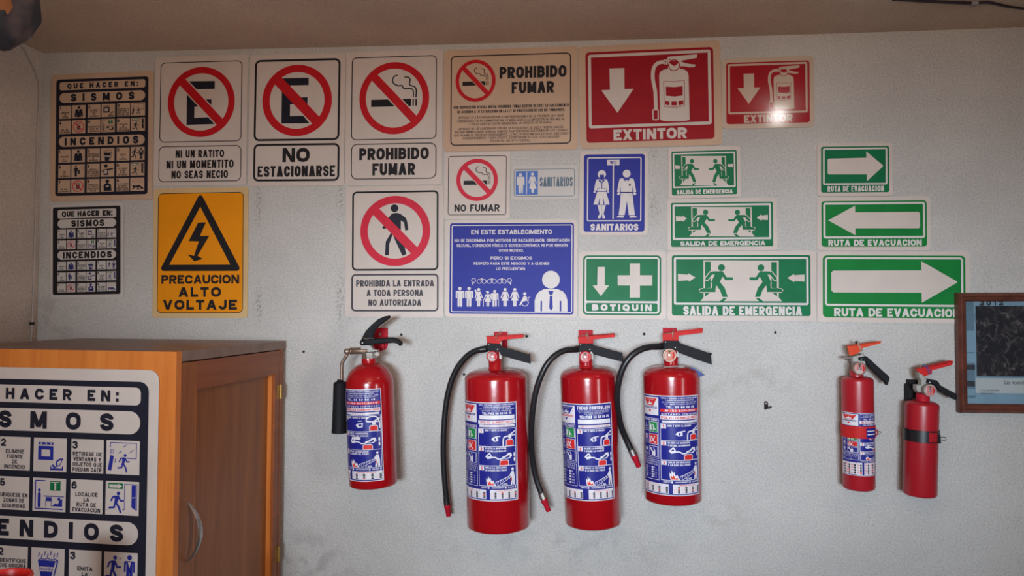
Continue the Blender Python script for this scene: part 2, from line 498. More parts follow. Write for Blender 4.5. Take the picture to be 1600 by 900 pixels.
def strip(P, t):
    """polyline of width t with mitred corners -> verts, quads"""
    Q = [P[0]]
    for p in P[1:]:
        if math.dist(p, Q[-1]) > 1e-6: Q.append(p)
    closed = len(Q) > 2 and math.dist(Q[0], Q[-1]) < 1e-5
    if closed: Q = Q[:-1]
    n = len(Q); v = []
    if n < 2: return [], []
    for i in range(n):
        if closed: a, b, c = Q[i-1], Q[i], Q[(i+1) % n]
        else: a, b, c = Q[max(i-1, 0)], Q[i], Q[min(i+1, n-1)]
        def nr(p, q):
            d = math.dist(p, q)
            return ((p[1]-q[1])/d, (q[0]-p[0])/d) if d > 0 else None
        n1 = nr(a, b); n2 = nr(b, c)
        n1 = n1 or n2; n2 = n2 or n1
        mx, my = n1[0]+n2[0], n1[1]+n2[1]
        k = mx*n1[0] + my*n1[1]
        k = max(k, .6)
        mx, my = mx/k*t/2, my/k*t/2
        v += [(b[0]-mx, b[1]-my), (b[0]+mx, b[1]+my)]
    f = [(2*i, 2*((i+1) % n), 2*((i+1) % n)+1, 2*i+1) for i in range(n if closed else n-1)]
    return v, f
def glyph(ch, x, y, w, h, t, td):
    """one letter in the box x..x+w, y..y+h -> list of (verts, faces)"""
    out = []
    acc = ch in ACC
    ch = ACC.get(ch, ch)
    if ch not in GLYPH: return out
    X = lambda a: x if a <= -.5 else x+w if a >= 1.5 else x+t/2+(w-t)*a
    Y = lambda a: y if a <= -.5 else y+h if a >= 1.5 else y+t/2+(h-t)*a
    for op in GLYPH[ch][1]:
        if op in ('dot', 'dot2', 'tail'):
            y0 = {'dot': y, 'dot2': y+h*.55, 'tail': y-t*.8}[op]
            hh = t if op != 'tail' else t
            ww = t if op != 'tail' else t*.5
            out.append(([(x+w-ww, y0), (x+w, y0), (x+w, y0+hh*1.05), (x+w-ww, y0+hh*1.05)], [(0, 1, 2, 3)]))
        elif op[0] == 'D':
            x0, y0, x1, y1 = op[1]
            xa, xb = x+(w-td)*x0, x+(w-td)*x1
            ya, yb = y+h*y0, y+h*y1
            out.append(([(xa, ya), (xa+td, ya), (xb+td, yb), (xb, yb)], [(0, 1, 2, 3)]))
        else:
            P = []; pts = op[1]
            for i, p in enumerate(pts):
                if p[0] == _C:
                    a, b, c = P[-1], (X(p[1]), Y(p[2])), (X(pts[i+1][0]), Y(pts[i+1][1]))
                    kk = .56
                    c1 = (a[0]+(b[0]-a[0])*kk, a[1]+(b[1]-a[1])*kk); c2 = (c[0]+(b[0]-c[0])*kk, c[1]+(b[1]-c[1])*kk)
                    for j in range(1, 6):
                        s = j/6; r = 1-s
                        P.append((r**3*a[0]+3*r*r*s*c1[0]+3*r*s*s*c2[0]+s**3*c[0], r**3*a[1]+3*r*r*s*c1[1]+3*r*s*s*c2[1]+s**3*c[1]))
                else: P.append((X(p[0]), Y(p[1])))
            out.append(strip(P, t))
    if acc:
        cx = x+w/2
        out.append(([(cx-t*.4, y+h*1.06), (cx+t*.5, y+h*1.06), (cx+t*1.3, y+h*1.28), (cx+t*.3, y+h*1.28)], [(0, 1, 2, 3)]))
    return out
WEIGHT = ((0, .11), (.015, .135), (.03, .19), (.035, .21), (.045, .245), (.055, .275), (.07, .32), (.2, .33))
def weight(off):
    for (a, b), (c, d) in zip(WEIGHT, WEIGHT[1:]):
        if off <= c: return b+(d-b)*(off-a)/(c-a)
    return .3
def set_text(t, w, h, off, cmax=1.3):
    """lay the string out in the box 0..w, 0..h (cap height h) -> list of (verts, faces)"""
    st = weight(off)*h
    gap = max(.5*st, .085*h) if off < .04 else max(.36*st, .07*h)
    ws = []
    for ch in t:
        b = ACC.get(ch, ch)
        ws.append(None if b == ' ' else GLYPH.get(b, (.7, []))[0])
    fixed = sum(st for q in ws if q == 0) + gap*(len(t)-1)
    flex = sum((.38 if q is None else q) for q in ws if q != 0)*h
    c = (w-fixed)/flex if flex else 1
    if c < .45:
        k = w/(fixed+flex*.6); st *= max(k, .5); gap *= max(k, .4)
        fixed = sum(st for q in ws if q == 0) + gap*(len(t)-1)
        c = max((w-fixed)/flex, .2)
    if c > cmax:
        if len(t) > 1: gap += (c-cmax)*flex/(len(t)-1)
        c = cmax
    out = []; x = 0.0
    for ch, q in zip(t, ws):
        gw = st if q == 0 else (.38 if q is None else q)*h*c
        tt = min(st, gw*.40) if q else st
        if q is not None: out += glyph(ch, x, 0, gw, h, tt, tt*1.12)
        x += gw+gap
    return out

def homography(src, dst):
    A, b = [], []
    for (x, y), (u, v) in zip(src, dst):
        A.append([x, y, 1, 0, 0, 0, -u*x, -u*y]); b.append(u)
        A.append([0, 0, 0, x, y, 1, -v*x, -v*y]); b.append(v)
    h = np.linalg.solve(np.array(A, float), np.array(b, float))
    return np.append(h, 1).reshape(3, 3)

class Art:
    """shapes on a flat sheet. Crop coordinates (x right, y down) go through T and H to metres (u right, v up)"""
    def __init__(s, H):
        s.H = H; s.T = None; s.items = []; s.grp = 'plate'
    def m(s, x, y):
        if s.T: x, y = s.T(x, y)
        q = s.H @ np.array([x, y, 1.0])
        return (q[0]/q[2], q[1]/q[2])
    def sc(s, x, y):
        a = s.m(x, y); b = s.m(x+1, y); c = s.m(x, y+1)
        return math.hypot(b[0]-a[0], b[1]-a[1]), math.hypot(c[0]-a[0], c[1]-a[1])
    def put(s, v, f, mt, lay):
        s.items.append((v, f, mt, lay + (len(s.items) % 19)*0.045, s.grp))
    def poly(s, pts, mt, lay=1):
        v = [s.m(*p) for p in pts]
        s.put(v, tess(v), mt, lay)
    def lpoly(s, v, mt, lay):
        s.put(v, tess(v), mt, lay)
    def box4(s, q):
        if len(q) == 2:
            (x0, y0), (x1, y1) = q
            q = [(x0, y0), (x1, y0), (x1, y1), (x0, y1)]
        p = [s.m(*a) for a in q]
        cx = sum(a[0] for a in p)/4; cy = sum(a[1] for a in p)/4
        w = (math.dist(p[0], p[1]) + math.dist(p[3], p[2]))/2
        h = (math.dist(p[0], p[3]) + math.dist(p[1], p[2]))/2
        return cx, cy, w, h
    @staticmethod
    def rr(cx, cy, w, h, r, n=6):
        r = max(1e-6, min(r, w/2, h/2))
        out = []
        for (sx, sy, a0) in ((1, 1, 0), (-1, 1, PI/2), (-1, -1, PI), (1, -1, 1.5*PI)):
            for k in range(n+1):
                a = a0 + k*(PI/2)/n
                out.append((cx + sx*(w/2-r) + r*math.cos(a), cy + sy*(h/2-r) + r*math.sin(a)))
        return out
    def rrect(s, q, r, mt, lay=1, nx=1):
        cx, cy, w, h = s.box4(q)
        k = s.sc(*q[0])[0]
        if r <= 0:
            v, f = [], []
            for i in range(nx+1):
                x = cx - w/2 + w*i/nx
                v += [(x, cy-h/2), (x, cy+h/2)]
            for i in range(nx):
                f.append((2*i, 2*i+2, 2*i+3, 2*i+1))
            s.put(v, f, mt, lay); return
        s.lpoly(s.rr(cx, cy, w, h, r*k), mt, lay)
    def rring(s, q, r, line, mt, lay=2):
        cx, cy, w, h = s.box4(q)
        k = s.sc(*q[0])[0]
        a = s.rr(cx, cy, w, h, r*k); b = s.rr(cx, cy, w-2*line*k, h-2*line*k, max(r-line, 0.3)*k)
        n = len(a)
        s.put(a+b, [(i, (i+1) % n, n+(i+1) % n, n+i) for i in range(n)], mt, lay)
    def rect(s, x0, y0, x1, y1, mt, lay=1, nx=1):
        s.rrect([(x0, y0), (x1, y1)], 0, mt, lay, nx)
    def ell(s, x, y, rx, ry, mt, lay=1, n=40):
        c = s.m(x, y); k = s.sc(x, y)
        v = [(c[0]+rx*k[0]*math.cos(2*PI*i/n), c[1]+ry*k[1]*math.sin(2*PI*i/n)) for i in range(n)]
        s.put(v, [tuple(range(n))], mt, lay)
    def circ(s, x, y, r, mt, lay=1, n=24):
        s.ell(x, y, r, r, mt, lay, n)
    def ering(s, x, y, rx, ry, line, mt, lay=1, n=56, liney=None):
        c = s.m(x, y); k = s.sc(x, y); ly = liney or line
        a = [(c[0]+rx*k[0]*math.cos(2*PI*i/n), c[1]+ry*k[1]*math.sin(2*PI*i/n)) for i in range(n)]
        b = [(c[0]+(rx-line)*k[0]*math.cos(2*PI*i/n), c[1]+(ry-ly)*k[1]*math.sin(2*PI*i/n)) for i in range(n)]
        s.put(a+b, [(i, (i+1) % n, n+(i+1) % n, n+i) for i in range(n)], mt, lay)
    def bar(s, x0, y0, x1, y1, w, mt, lay=1, cap=True):
        a = Vector(s.m(x0, y0)); b = Vector(s.m(x1, y1))
        k = sum(s.sc(x0, y0))/2
        d = b-a
        if d.length < 1e-9: return
        n = Vector((-d.y, d.x)).normalized()*(w*k/2)
        s.put([tuple(a-n), tuple(b-n), tuple(b+n), tuple(a+n)], [(0, 1, 2, 3)], mt, lay)
        if cap:
            for c in (a, b):
                s.put([(c.x+w*k/2*math.cos(2*PI*i/12), c.y+w*k/2*math.sin(2*PI*i/12)) for i in range(12)], [tuple(range(12))], mt, lay)
    def line(s, pts, w, mt, lay=1, cap=True):
        for (a, b) in zip(pts, pts[1:]):
            s.bar(a[0], a[1], b[0], b[1], w, mt, lay, cap)
    def curve(s, pts, w, mt, lay=1, steps=4):
        P = catmull([Vector((p[0], p[1], 0)) for p in pts], steps)
        s.line([(p.x, p.y) for p in P], w, mt, lay)
    def text(s, t, x0, x1, y0, y1, mt, lay=3, off=0.03, cmax=1.3):
        cx, cy = s.m((x0+x1)/2, (y0+y1)/2)
        k = s.sc((x0+x1)/2, (y0+y1)/2)
        w = (x1-x0)*k[0]; h = (y1-y0)*k[1]
        for (gv, gf) in set_text(t, w, h, off, cmax):
            if gf: s.put([(cx-w/2+p[0], cy-h/2+p[1]) for p in gv], gf, mt, lay)
    def textc(s, t, xc, y0, y1, mt, lay=3, off=0.03, wmax=None, cond=0.8):
        """centred, width in proportion to its letters, not wider than wmax"""
        n = sum(.2 if c in 'I.,:' else .38 if c == ' ' else GLYPH.get(ACC.get(c, c), (.7,))[0]*cond + .12 for c in t)
        w = n*(y1-y0)
        if wmax: w = min(w, wmax)
        s.text(t, xc-w/2, xc+w/2, y0, y1, mt, lay, off)
    # ---- output
    def build(s, fn, parent, base, step=0.00018, clipw=None):
        """fn(u, v, w) -> local point; clipw cuts the shapes into upright strips so that they can bend"""
        if clipw:
            s.items = [clip_strips(v, f, clipw) + (mt, lay, g) for (v, f, mt, lay, g) in s.items]
        groups = {}
        for it in s.items: groups.setdefault(it[4], []).append(it)
        for g, its in groups.items():
            mb = MB()
            for (v, f, mt, lay, _) in its:
                # make faces look outwards
                mb.add([fn(p[0], p[1], base + lay*step) for p in v], [fix(q, v) for q in f], mt)
            nm = g.split('#')[0]
            mb.build(nm, parent)
def clip_strips(v, f, w):
    ov, of = [], []
    for q in f:
        P = [v[i] for i in q]
        k0 = math.floor(min(p[0] for p in P)/w); k1 = math.ceil(max(p[0] for p in P)/w)
        for k in range(k0, max(k1, k0+1)):
            R = P
            for (lim, sg) in ((k*w, 1), ((k+1)*w, -1)):
                out = []
                for i in range(len(R)):
                    a, b = R[i-1], R[i]
                    ia, ib = (a[0]-lim)*sg >= -1e-9, (b[0]-lim)*sg >= -1e-9
                    if ia != ib:
                        t = (lim-a[0])/(b[0]-a[0]); out.append((lim, a[1]+(b[1]-a[1])*t))
                    if ib: out.append(b)
                R = out
                if len(R) < 3: break
            if len(R) >= 3:
                n = len(ov); ov += R; of.append(tuple(range(n, n+len(R))))
    return ov, of
def fix(q, v):
    a = 0
    for i in range(len(q)):
        p, r = v[q[i]], v[q[(i+1) % len(q)]]
        a += p[0]*r[1]-r[0]*p[1]
    return q if a > 0 else tuple(q[::-1])

def flat(u, v, w):
    return (u, -w, v)

class Sign:
    def __init__(s, name, crop, corners, label, cat='sign', group='safety signs on the wall', sheet='sheet', r=14, gap=0.0012, thick=0.0018, plane=0.0, tilt=0.0, M=None):
        x0, y0, k = crop
        if M is None: M = Matrix.Identity(4)
        P = [loc_y(M, x0 + c[0]/k, y0 + c[1]/k, plane - gap) for c in corners]
        w = ((P[1]-P[0]).length + (P[2]-P[3]).length)/2
        h = ((P[0]-P[3]).length + (P[1]-P[2]).length)/2
        c = (P[0]+P[1]+P[2]+P[3])/4
        e = (P[1]-P[0]) + (P[2]-P[3])
        ang = math.atan2(e.z, e.x)
        H = homography(corners, [(-w/2, h), (w/2, h), (w/2, 0), (-w/2, 0)])
        R = Matrix.Rotation(-ang, 4, 'Y')
        base = c - (R @ Vector((0, 0, h/2)))
        if tilt: R = R @ Matrix.Rotation(tilt, 4, 'X')
        s.root = empty(name, M @ Matrix.Translation(base) @ R, label, cat, group)
        s.a = Art(H); s.thick = thick; s.w, s.h = w, h
        mb = MB()
        rk = r/k*1.7e-3
        mb.plate([(p[0], p[1]+h/2) for p in Art.rr(0, 0, w, h, rk)], -thick, 0.0, sheet)
        s.plate_mb = mb
    def done(s):
        s.plate_mb.build('plate', s.root)
        s.a.build(flat, s.root, s.thick)
        return s.root

# ------------------------------------------------------------------ the room
XL = at_y(61, 330, 0).x
ZC = at_y(760, 62, 0).z
XR, YB = 2.35, -3.2
def pw(x, y): return at_y(x, y, 0.0)
stains_and_shade = []
for (px, py, hx, hz, amt) in ((404, 318, .016, .075, 1.6), (532, 315, .016, .08, 1.6), (404, 475, .016, .07, 1.8), (532, 468, .018, .09, 1.9),
                              (1020, 240, .02, .02, 1.5), (1021, 325, .02, .05, 1.5)):
    p = pw(px, py); stains_and_shade.append((p, (hx, hz*1.1), amt*.5, (132, 126, 116), 150))
for (px, py, hx, hz, amt, c) in ((1190, 592, .12, .07, 1.0, (150, 140, 128)), (480, 880, .22, .14, 1.0, (110, 108, 106)), (1130, 810, .1, .06, .8, (140, 132, 122)),
                                 (1110, 600, .05, .07, 1.0, (150, 140, 118)), (845, 590, .04, .05, 1.0, (150, 140, 118)), (975, 585, .04, .05, 1.0, (150, 140, 120)), (80, 500, .12, .2, .8, (120, 114, 108)),  # brown marks right of the big extinguishers are their painted shadows
                                 (1515, 262, .035, .02, 1.2, (140, 120, 100)), (880, 850, .5, .08, .7, (130, 132, 136))):
    p = pw(px, py); stains_and_shade.append((p, (hx, hz), amt*0.35, c, 22))
wall_mat('plaster', (213, 209, 205), stains_and_shade)
wall_mat('plaster_side', (208, 194, 184), (), 0.5)
wall_mat('plaster_ceiling', (214, 196, 180), (), 0.35)
wall_mat('floor_tile', (96, 66, 52), (), 0.1)

def wall(name, x0, x1, y0, y1, z0, z1, m):
    mb = MB(); mb.box(x0, x1, y0, y1, z0, z1, m)
    return tag(mb.build(name), kind='structure')
wall('wall_back', XL-0.12, XR+0.12, 0.0, 0.12, -0.1, ZC+0.1, 'plaster')
wall('wall_left', XL-0.12, XL, YB, 0.0, -0.1, ZC+0.1, 'plaster_side')
wall('wall_right', XR, XR+0.12, YB, 0.0, -0.1, ZC+0.1, 'plaster_side')
wall('floor', XL, XR, YB, 0.0, -0.1, 0.0, 'floor_tile')
# ceiling: a slightly sagging slab
mb = MB()
nx, ny = 40, 30
vv, ff = [], []
for j in range(ny+1):
    for i in range(nx+1):
        x = XL + (XR-XL)*i/nx; y = YB*j/ny
        z = ZC - 0.012*math.sin(PI*i/nx) * (1 if j == 0 else 0.6) + (0.003*math.sin(i*1.3+j*0.7) if j else 0.0) + 0.012*max(0, i/nx-0.7)
        vv.append((x, y, z))
for j in range(ny):
    for i in range(nx):
        a = j*(nx+1)+i
        ff.append((a, a+1, a+nx+2, a+nx+1))
k = len(vv)
vv += [(XL, 0, ZC+0.1), (XR, 0, ZC+0.1), (XR, YB, ZC+0.1), (XL, YB, ZC+0.1)]
ff.append((k, k+1, k+2, k+3))
mb.add(vv, ff, 'plaster_ceiling', True)
tag(mb.build('ceiling', angle=60), kind='structure')
# front wall with the wide opening the daylight comes through
ox0, ox1, oz = -1.45, 1.7, 1.88
mb = MB()
mb.box(XL-0.12, ox0, YB-0.12, YB, -0.1, ZC+0.1, 'plaster_side')
mb.box(ox1, XR+0.12, YB-0.12, YB, -0.1, ZC+0.1, 'plaster_side')
mb.box(ox0, ox1, YB-0.12, YB, oz, ZC+0.1, 'plaster_side')
tag(mb.build('wall_front'), kind='structure')

# ------------------------------------------------------------------ pictograms
def no_ring(A, cx, cy, rx, ry, lx, mt, back=None, lay=3, bw=None):
    bw = bw or lx*1.25
    dx, dy = (rx-lx/2)*0.70, (ry-lx/2)*0.70
    if back:
        A.bar(cx-dx, cy-dy, cx+dx, cy+dy, bw*1.26, back, lay-1, False)
    A.bar(cx-dx, cy-dy, cx+dx, cy+dy, bw, mt, lay, False)
    A.ering(cx, cy, rx, ry, lx, mt, lay)
def cigarette(A, cx, cy, R, mt, lay=1):
    q = lambda x, y: (cx + x*R/216, cy + y*R/216)
    a, b = q(-140, 7), q(104, 51)
    A.rect(a[0], a[1], b[0], b[1], mt, lay)
    for x in (112, 130):
        a, b = q(x, 5), q(x+9, 46); A.rect(a[0], a[1], b[0], b[1], mt, lay)
    w = 7.5*R/216
    A.curve([q(*p) for p in ((117, -9), (116, -42), (103, -58), (70, -57), (55, -62), (45, -77), (22, -76), (-5, -90), (-12, -114), (0, -134), (16, -139))], w, mt, lay)
    A.curve([q(*p) for p in ((133, -7), (133, -52), (122, -70), (98, -78), (92, -90), (95, -112), (86, -126), (62, -130))], w, mt, lay)
def letter_e(A, pts, mt):
    A.poly(pts, mt, 1)
def man(A, cx, top, bot, mt, lay=2, wide=1.0):
    h = bot-top; u = h*wide
    A.circ(cx, top+.09*h, .085*h, mt, lay)
    A.rect(cx-.125*u, top+.205*h, cx+.125*u, top+.60*h, mt, lay)
    A.line([(cx-.15*u, top+.245*h), (cx+.15*u, top+.245*h)], .08*h, mt, lay)
    for s in (-1, 1):
        A.line([(cx+s*.178*u, top+.25*h), (cx+s*.182*u, top+.54*h)], .07*h, mt, lay)
        A.line([(cx+s*.066*u, top+.56*h), (cx+s*.066*u, top+.95*h)], .105*h, mt, lay)
def woman(A, cx, top, bot, mt, lay=2, wide=1.0):
    h = bot-top; u = h*wide
    A.circ(cx, top+.085*h, .08*h, mt, lay)
    A.poly([(cx-.1*u, top+.2*h), (cx+.1*u, top+.2*h), (cx+.08*u, top+.4*h), (cx+.19*u, top+.68*h), (cx-.19*u, top+.68*h), (cx-.08*u, top+.4*h)], mt, lay)
    for s in (-1, 1):
        A.line([(cx+s*.1*u, top+.23*h), (cx+s*.2*u, top+.52*h)], .06*h, mt, lay)
        A.line([(cx+s*.05*u, top+.62*h), (cx+s*.045*u, top+.95*h)], .075*h, mt, lay)
def runner(A, Q, mt, lay=2, w=1.0):
    """a running person in a 100 x 100 box, running towards +x; Q maps the box to crop coordinates, w is crop units per box unit"""
    A.ell(*Q(60, 10), 9.5*w, 9.5*w, mt, lay, 20)
    A.poly([Q(38, 21), Q(62, 20), Q(66, 27), Q(52, 58), (Q(36, 58))], mt, lay)
    A.line([Q(61, 25), Q(74, 44), Q(93, 43)], 8.5*w, mt, lay)
    A.line([Q(42, 24), Q(25, 28), Q(15, 44)], 8.5*w, mt, lay)
    A.line([Q(40, 54), Q(34, 76), Q(5, 78)], 10*w, mt, lay)
    A.line([Q(46, 54), Q(64, 74), Q(74, 97)], 10.5*w, mt, lay)

def exting_picto(A, X, Y, wht, red, k):
    """X, Y map the crop coordinates of the large sign"""
    P = lambda *pts: [(X(a), Y(b)) for a, b in pts]
    A.poly(P((668, 300), (676, 272), (700, 256), (745, 246), (830, 243), (872, 252), (897, 270), (905, 296), (905, 655), (880, 664), (790, 669), (700, 666), (668, 657)), wht, 2)
    A.poly(P((742, 225), (832, 225), (838, 255), (740, 255)), wht, 2)
    A.poly(P((738, 153), (760, 148), (980, 128), (975, 158), (855, 180), (838, 207), (742, 210)), wht, 2)
    A.poly(P((832, 192), (850, 190), (905, 206), (963, 212), (958, 232), (905, 234), (882, 226), (832, 226)), wht, 2)
    A.circ(X(757), Y(172), 6*k, red, 4)
    A.ell(X(790), Y(218), 47*k, 47*k, red, 3)
    A.ell(X(790), Y(218), 40*k, 40*k, wht, 4)
    A.poly(P((752, 200), (770, 182), (810, 180), (828, 200), (792, 226)), red, 5)
    A.poly(P((768, 205), (790, 222), (812, 205), (798, 200), (790, 212), (782, 200)), red, 5)
    A.poly(P((712, 172), (738, 170), (738, 212), (712, 212)), wht, 2)
    A.line(P((722, 172), (722, 212)), 4*k, red, 4); A.line(P((712, 192), (738, 190)), 3*k, red, 4)
    A.curve(P((706, 192), (668, 198), (634, 226), (619, 275), (619, 340), (633, 420), (636, 500), (636, 568)), 29*k, wht, 2)
    A.rring([(X(607), Y(568)), (X(658), Y(660))], 14*k, 9*k, wht, 2)
    # the label on the drawn cylinder
    A.line(P((703, 347), (790, 350), (870, 338), (865, 545), (790, 556), (703, 551), (703, 347)), 4*k, red, 3)
    A.poly(P((720, 390), (790, 394), (855, 386), (853, 462), (790, 470), (720, 464)), red, 3)
    A.poly(P((711, 505), (746, 509), (746, 541), (711, 535)), red, 3)
    A.poly(P((762, 509), (804, 509), (804, 541), (762, 541)), red, 3)
    A.poly(P((819, 506), (858, 499), (858, 533), (819, 540)), red, 3)

def exit_scene(A, X, Y, wht, grn, k):
    P = lambda *pts: [(X(a), Y(b)) for a, b in pts]
    M = 777.5
    A.poly(P((418, 166), (1140, 166), (1140, 515), (1170, 560), (388, 556), (418, 520)), wht, 2)
    for s in (0, 1):
        R = (lambda a: 2*M-a) if s else (lambda a: a)
        D = lambda *pts: P(*[(R(a), b) for a, b in pts])
        A.poly(D((432, 180), (487, 180), (487, 470), (432, 513)), grn, 3)
        A.poly(D((412, 500), (416, 500), (416, 522), (398, 542)), grn, 3)
        # white outlines, then the running figure
        for (w, mt, lay) in ((46*k, wht, 4), (29*k, grn, 5)):
            A.line(D((548, 286), (490, 290), (449, 342)), w, mt, lay)
            A.line(D((530, 372), (514, 452), (396, 456)) if mt == grn else D((514, 452), (396, 456)), w, mt, lay)
        A.poly(D((372, 470), (388, 442), (420, 432), (520, 432), (520, 470)), grn, 5)
        A.ell(X(R(588)), Y(236), 33*k, 33*k*0.98, grn, 5)
        A.poly(D((500, 272), (595, 270), (612, 300), (572, 372), (540, 390), (488, 378), (525, 300)), grn, 5)
        A.line(D((594, 287), (630, 342), (686, 341)), 28*k, grn, 5)
        A.poly(D((498, 370), (570, 368), (618, 430), (648, 517), (598, 517), (572, 450), (530, 395), (530, 470), (492, 470)), grn, 5)
        A.poly(D((566, 560), (606, 528), (640, 528), (606, 560)), grn, 5)

SIGNS = []
# ---- no parking, polite version
s = Sign('no_parking_sign', (230, 80, 4.0906), [(48, 40), (640, 22), (640, 856), (48, 864)],
         'no-parking sign reading NI UN RATITO NI UN MOMENTITO NO SEAS NECIO, above the yellow sign', r=22, gap=0.0014)
A = s.a
A.rring([(85, 76), (605, 60), (607, 576), (80, 587)], 32, 5, 'ink_black', 2)
A.rring([(80, 610), (606, 602), (608, 832), (80, 838)], 34, 5, 'ink_black', 2)
A.grp = 'pictogram'
A.poly([(253, 195), (431, 193), (431, 243), (303, 245), (303, 312), (411, 310), (411, 355), (303, 357), (303, 428), (395, 424), (434, 468), (254, 473)], 'ink_navy', 1)
no_ring(A, 346, 327, 214, 224, 41, 'ink_red', 'sheet', 4, 52)
A.grp = 'lettering'
A.text('NI UN RATITO', 188, 497, 633, 681, 'ink_black', 3, .035)
A.text('NI UN MOMENTITO', 130, 558, 698, 749, 'ink_black', 3, .035)
A.text('NO SEAS NECIO', 163, 523, 764, 813, 'ink_black', 3, .035)
s.done()
# ---- no parking, bold
s = Sign('no_parking_sign', (230, 80, 4.0906), [(655, 26), (1265, 14), (1266, 858), (652, 866)],
         'no-parking sign with thick black border reading NO ESTACIONARSE', r=22)
A = s.a
A.rring([(685, 57), (1231, 47), (1234, 573), (685, 573)], 36, 13, 'ink_black', 2)
A.rring([(685, 592), (1235, 589), (1236, 831), (685, 833)], 34, 13, 'ink_black', 2)
A.grp = 'pictogram'
A.poly([(861, 174), (1031, 171), (1031, 218), (915, 220), (915, 298), (1026, 295), (1026, 339), (915, 341), (915, 415), (1000, 413), (1040, 461), (861, 463)], 'ink_navy', 1)
no_ring(A, 959, 316, 222, 228, 47, 'ink_red', None, 4, 62)
A.grp = 'lettering'
A.text('NO', 872, 1045, 619, 709, 'ink_black', 3, .05)
A.text('ESTACIONARSE', 713, 1208, 733, 802, 'ink_black', 3, .045)
s.done()
# ---- no smoking, upright
s = Sign('no_smoking_sign', (530, 70, 3.911), [(36, 46), (625, 29), (638, 854), (44, 863)],
         'tall no-smoking sign reading PROHIBIDO FUMAR, above the walking person sign', r=20)
A = s.a
A.rring([(72, 80), (590, 65), (598, 576), (76, 583)], 30, 5.5, 'ink_black', 2)
A.rring([(79, 606), (600, 598), (602, 818), (79, 825)], 38, 5.5, 'ink_black', 2)
A.grp = 'pictogram'
cigarette(A, 335, 327, 216, 'ink_black', 1)
no_ring(A, 335, 327, 213, 220, 40, 'ink_red', 'sheet', 4, 50)
A.grp = 'lettering'
A.text('PROHIBIDO', 128, 553, 630, 702, 'ink_black', 3, .045)
A.text('FUMAR', 211, 473, 724, 797, 'ink_black', 3, .045)
s.done()
# ---- no smoking, wide with legal text
s = Sign('no_smoking_sign', (690, 60, 5.0), [(20, 95), (1072, 62), (1060, 868), (16, 888)],
         'wide tan no-smoking notice reading PROHIBIDO FUMAR over several lines of fine print', sheet='sheet_tan', r=30)
A = s.a
A.rring([(70, 140), (1014, 112), (1011, 825), (72, 841)], 38, 9, 'ink_black', 2)
A.grp = 'pictogram'
cigarette(A, 267, 335, 158, 'ink_black', 1)
no_ring(A, 267, 335, 157, 165, 28, 'ink_red', 'sheet_tan', 4, 35)
A.grp = 'lettering'
A.text('PROHIBIDO', 455, 978, 219, 311, 'ink_black', 3, .045)
A.text('FUMAR', 549, 880, 341, 431, 'ink_black', 3, .045)
for (t, x0, x1, y0, y1, o) in (
    ('POR DISPOSICIÓN OFICIAL QUEDA PROHIBIDO FUMAR DENTRO DE ESTE ESTABLECIMIENTO', 93, 990, 523, 546, .04),
    ('DE ACUERDO A LO ESTABLECIDO EN LA LEY DE PROTECCIÓN DE LOS NO FUMADORES.', 122, 958, 559, 580, .04),
    ('ARTICULO 27.-LA CONTRAVENCION A LAS DISPOSICIONES DE LA PRESENTE LEY, SERÁ', 130, 950, 606, 624, .015),
    ('CONSIDERADA FALTA ADMINISTRATIVA, Y DARÁ LUGAR A LA IMPOSICIÓN DE UNA MULTA,', 122, 957, 633, 651, .015),
    ('Y EN SU CASO DE EXISTIR REINCIDENCIA UN ARRESTO DE 36 HORAS.', 215, 860, 658, 675, .015),
    ('ARTICULO 30.- SE SANCIONARÁ CON MULTA EQUIVALENTE DE DIEZ A TREINTA DIAS DE', 132, 946, 695, 712, .015),
    ('SALARIO MINIMO DIARIO GENERAL VIGENTE, A LA PERSONAS QUE FUMEN EN LOS LUGARES', 103, 978, 719, 736, .015),
    ('QUE PROHIBE EL PRESENTE ORDENAMIENTO. LA MULTA SERÁ IMPUESTA POR EL JUEZ CÍVICO', 96, 985, 744, 761, .015),
    ('CORRESPONDIENTE, Y SERÁ PUESTO A DISPOSICIÓN DE ÉSTE, POR CUALQUIER', 163, 915, 768, 785, .015),
    ('POLICÍA DEL DISTRITO FEDERAL.', 380, 690, 792, 809, .015)):
    A.text(t, x0, x1, y0, y1, 'ink_black', 3, o)
s.done()
# ---- small no smoking
s = Sign('no_smoking_sign', (690, 230, 7.2727), [(30, 60), (780, 50), (778, 815), (32, 818)],
         'small no-smoking sign reading NO FUMAR, beside the little SANITARIOS plate', r=30)
A = s.a
A.rring([(75, 104), (738, 94), (740, 770), (74, 778)], 30, 7, 'ink_black', 2)
A.grp = 'pictogram'
cigarette(A, 404, 375, 236, 'ink_black', 1)
no_ring(A, 404, 375, 236, 240, 46, 'ink_pink', 'sheet', 4, 55)
A.grp = 'lettering'
A.text('NO FUMAR', 150, 662, 652, 732, 'ink_black', 3, .035)
s.done()
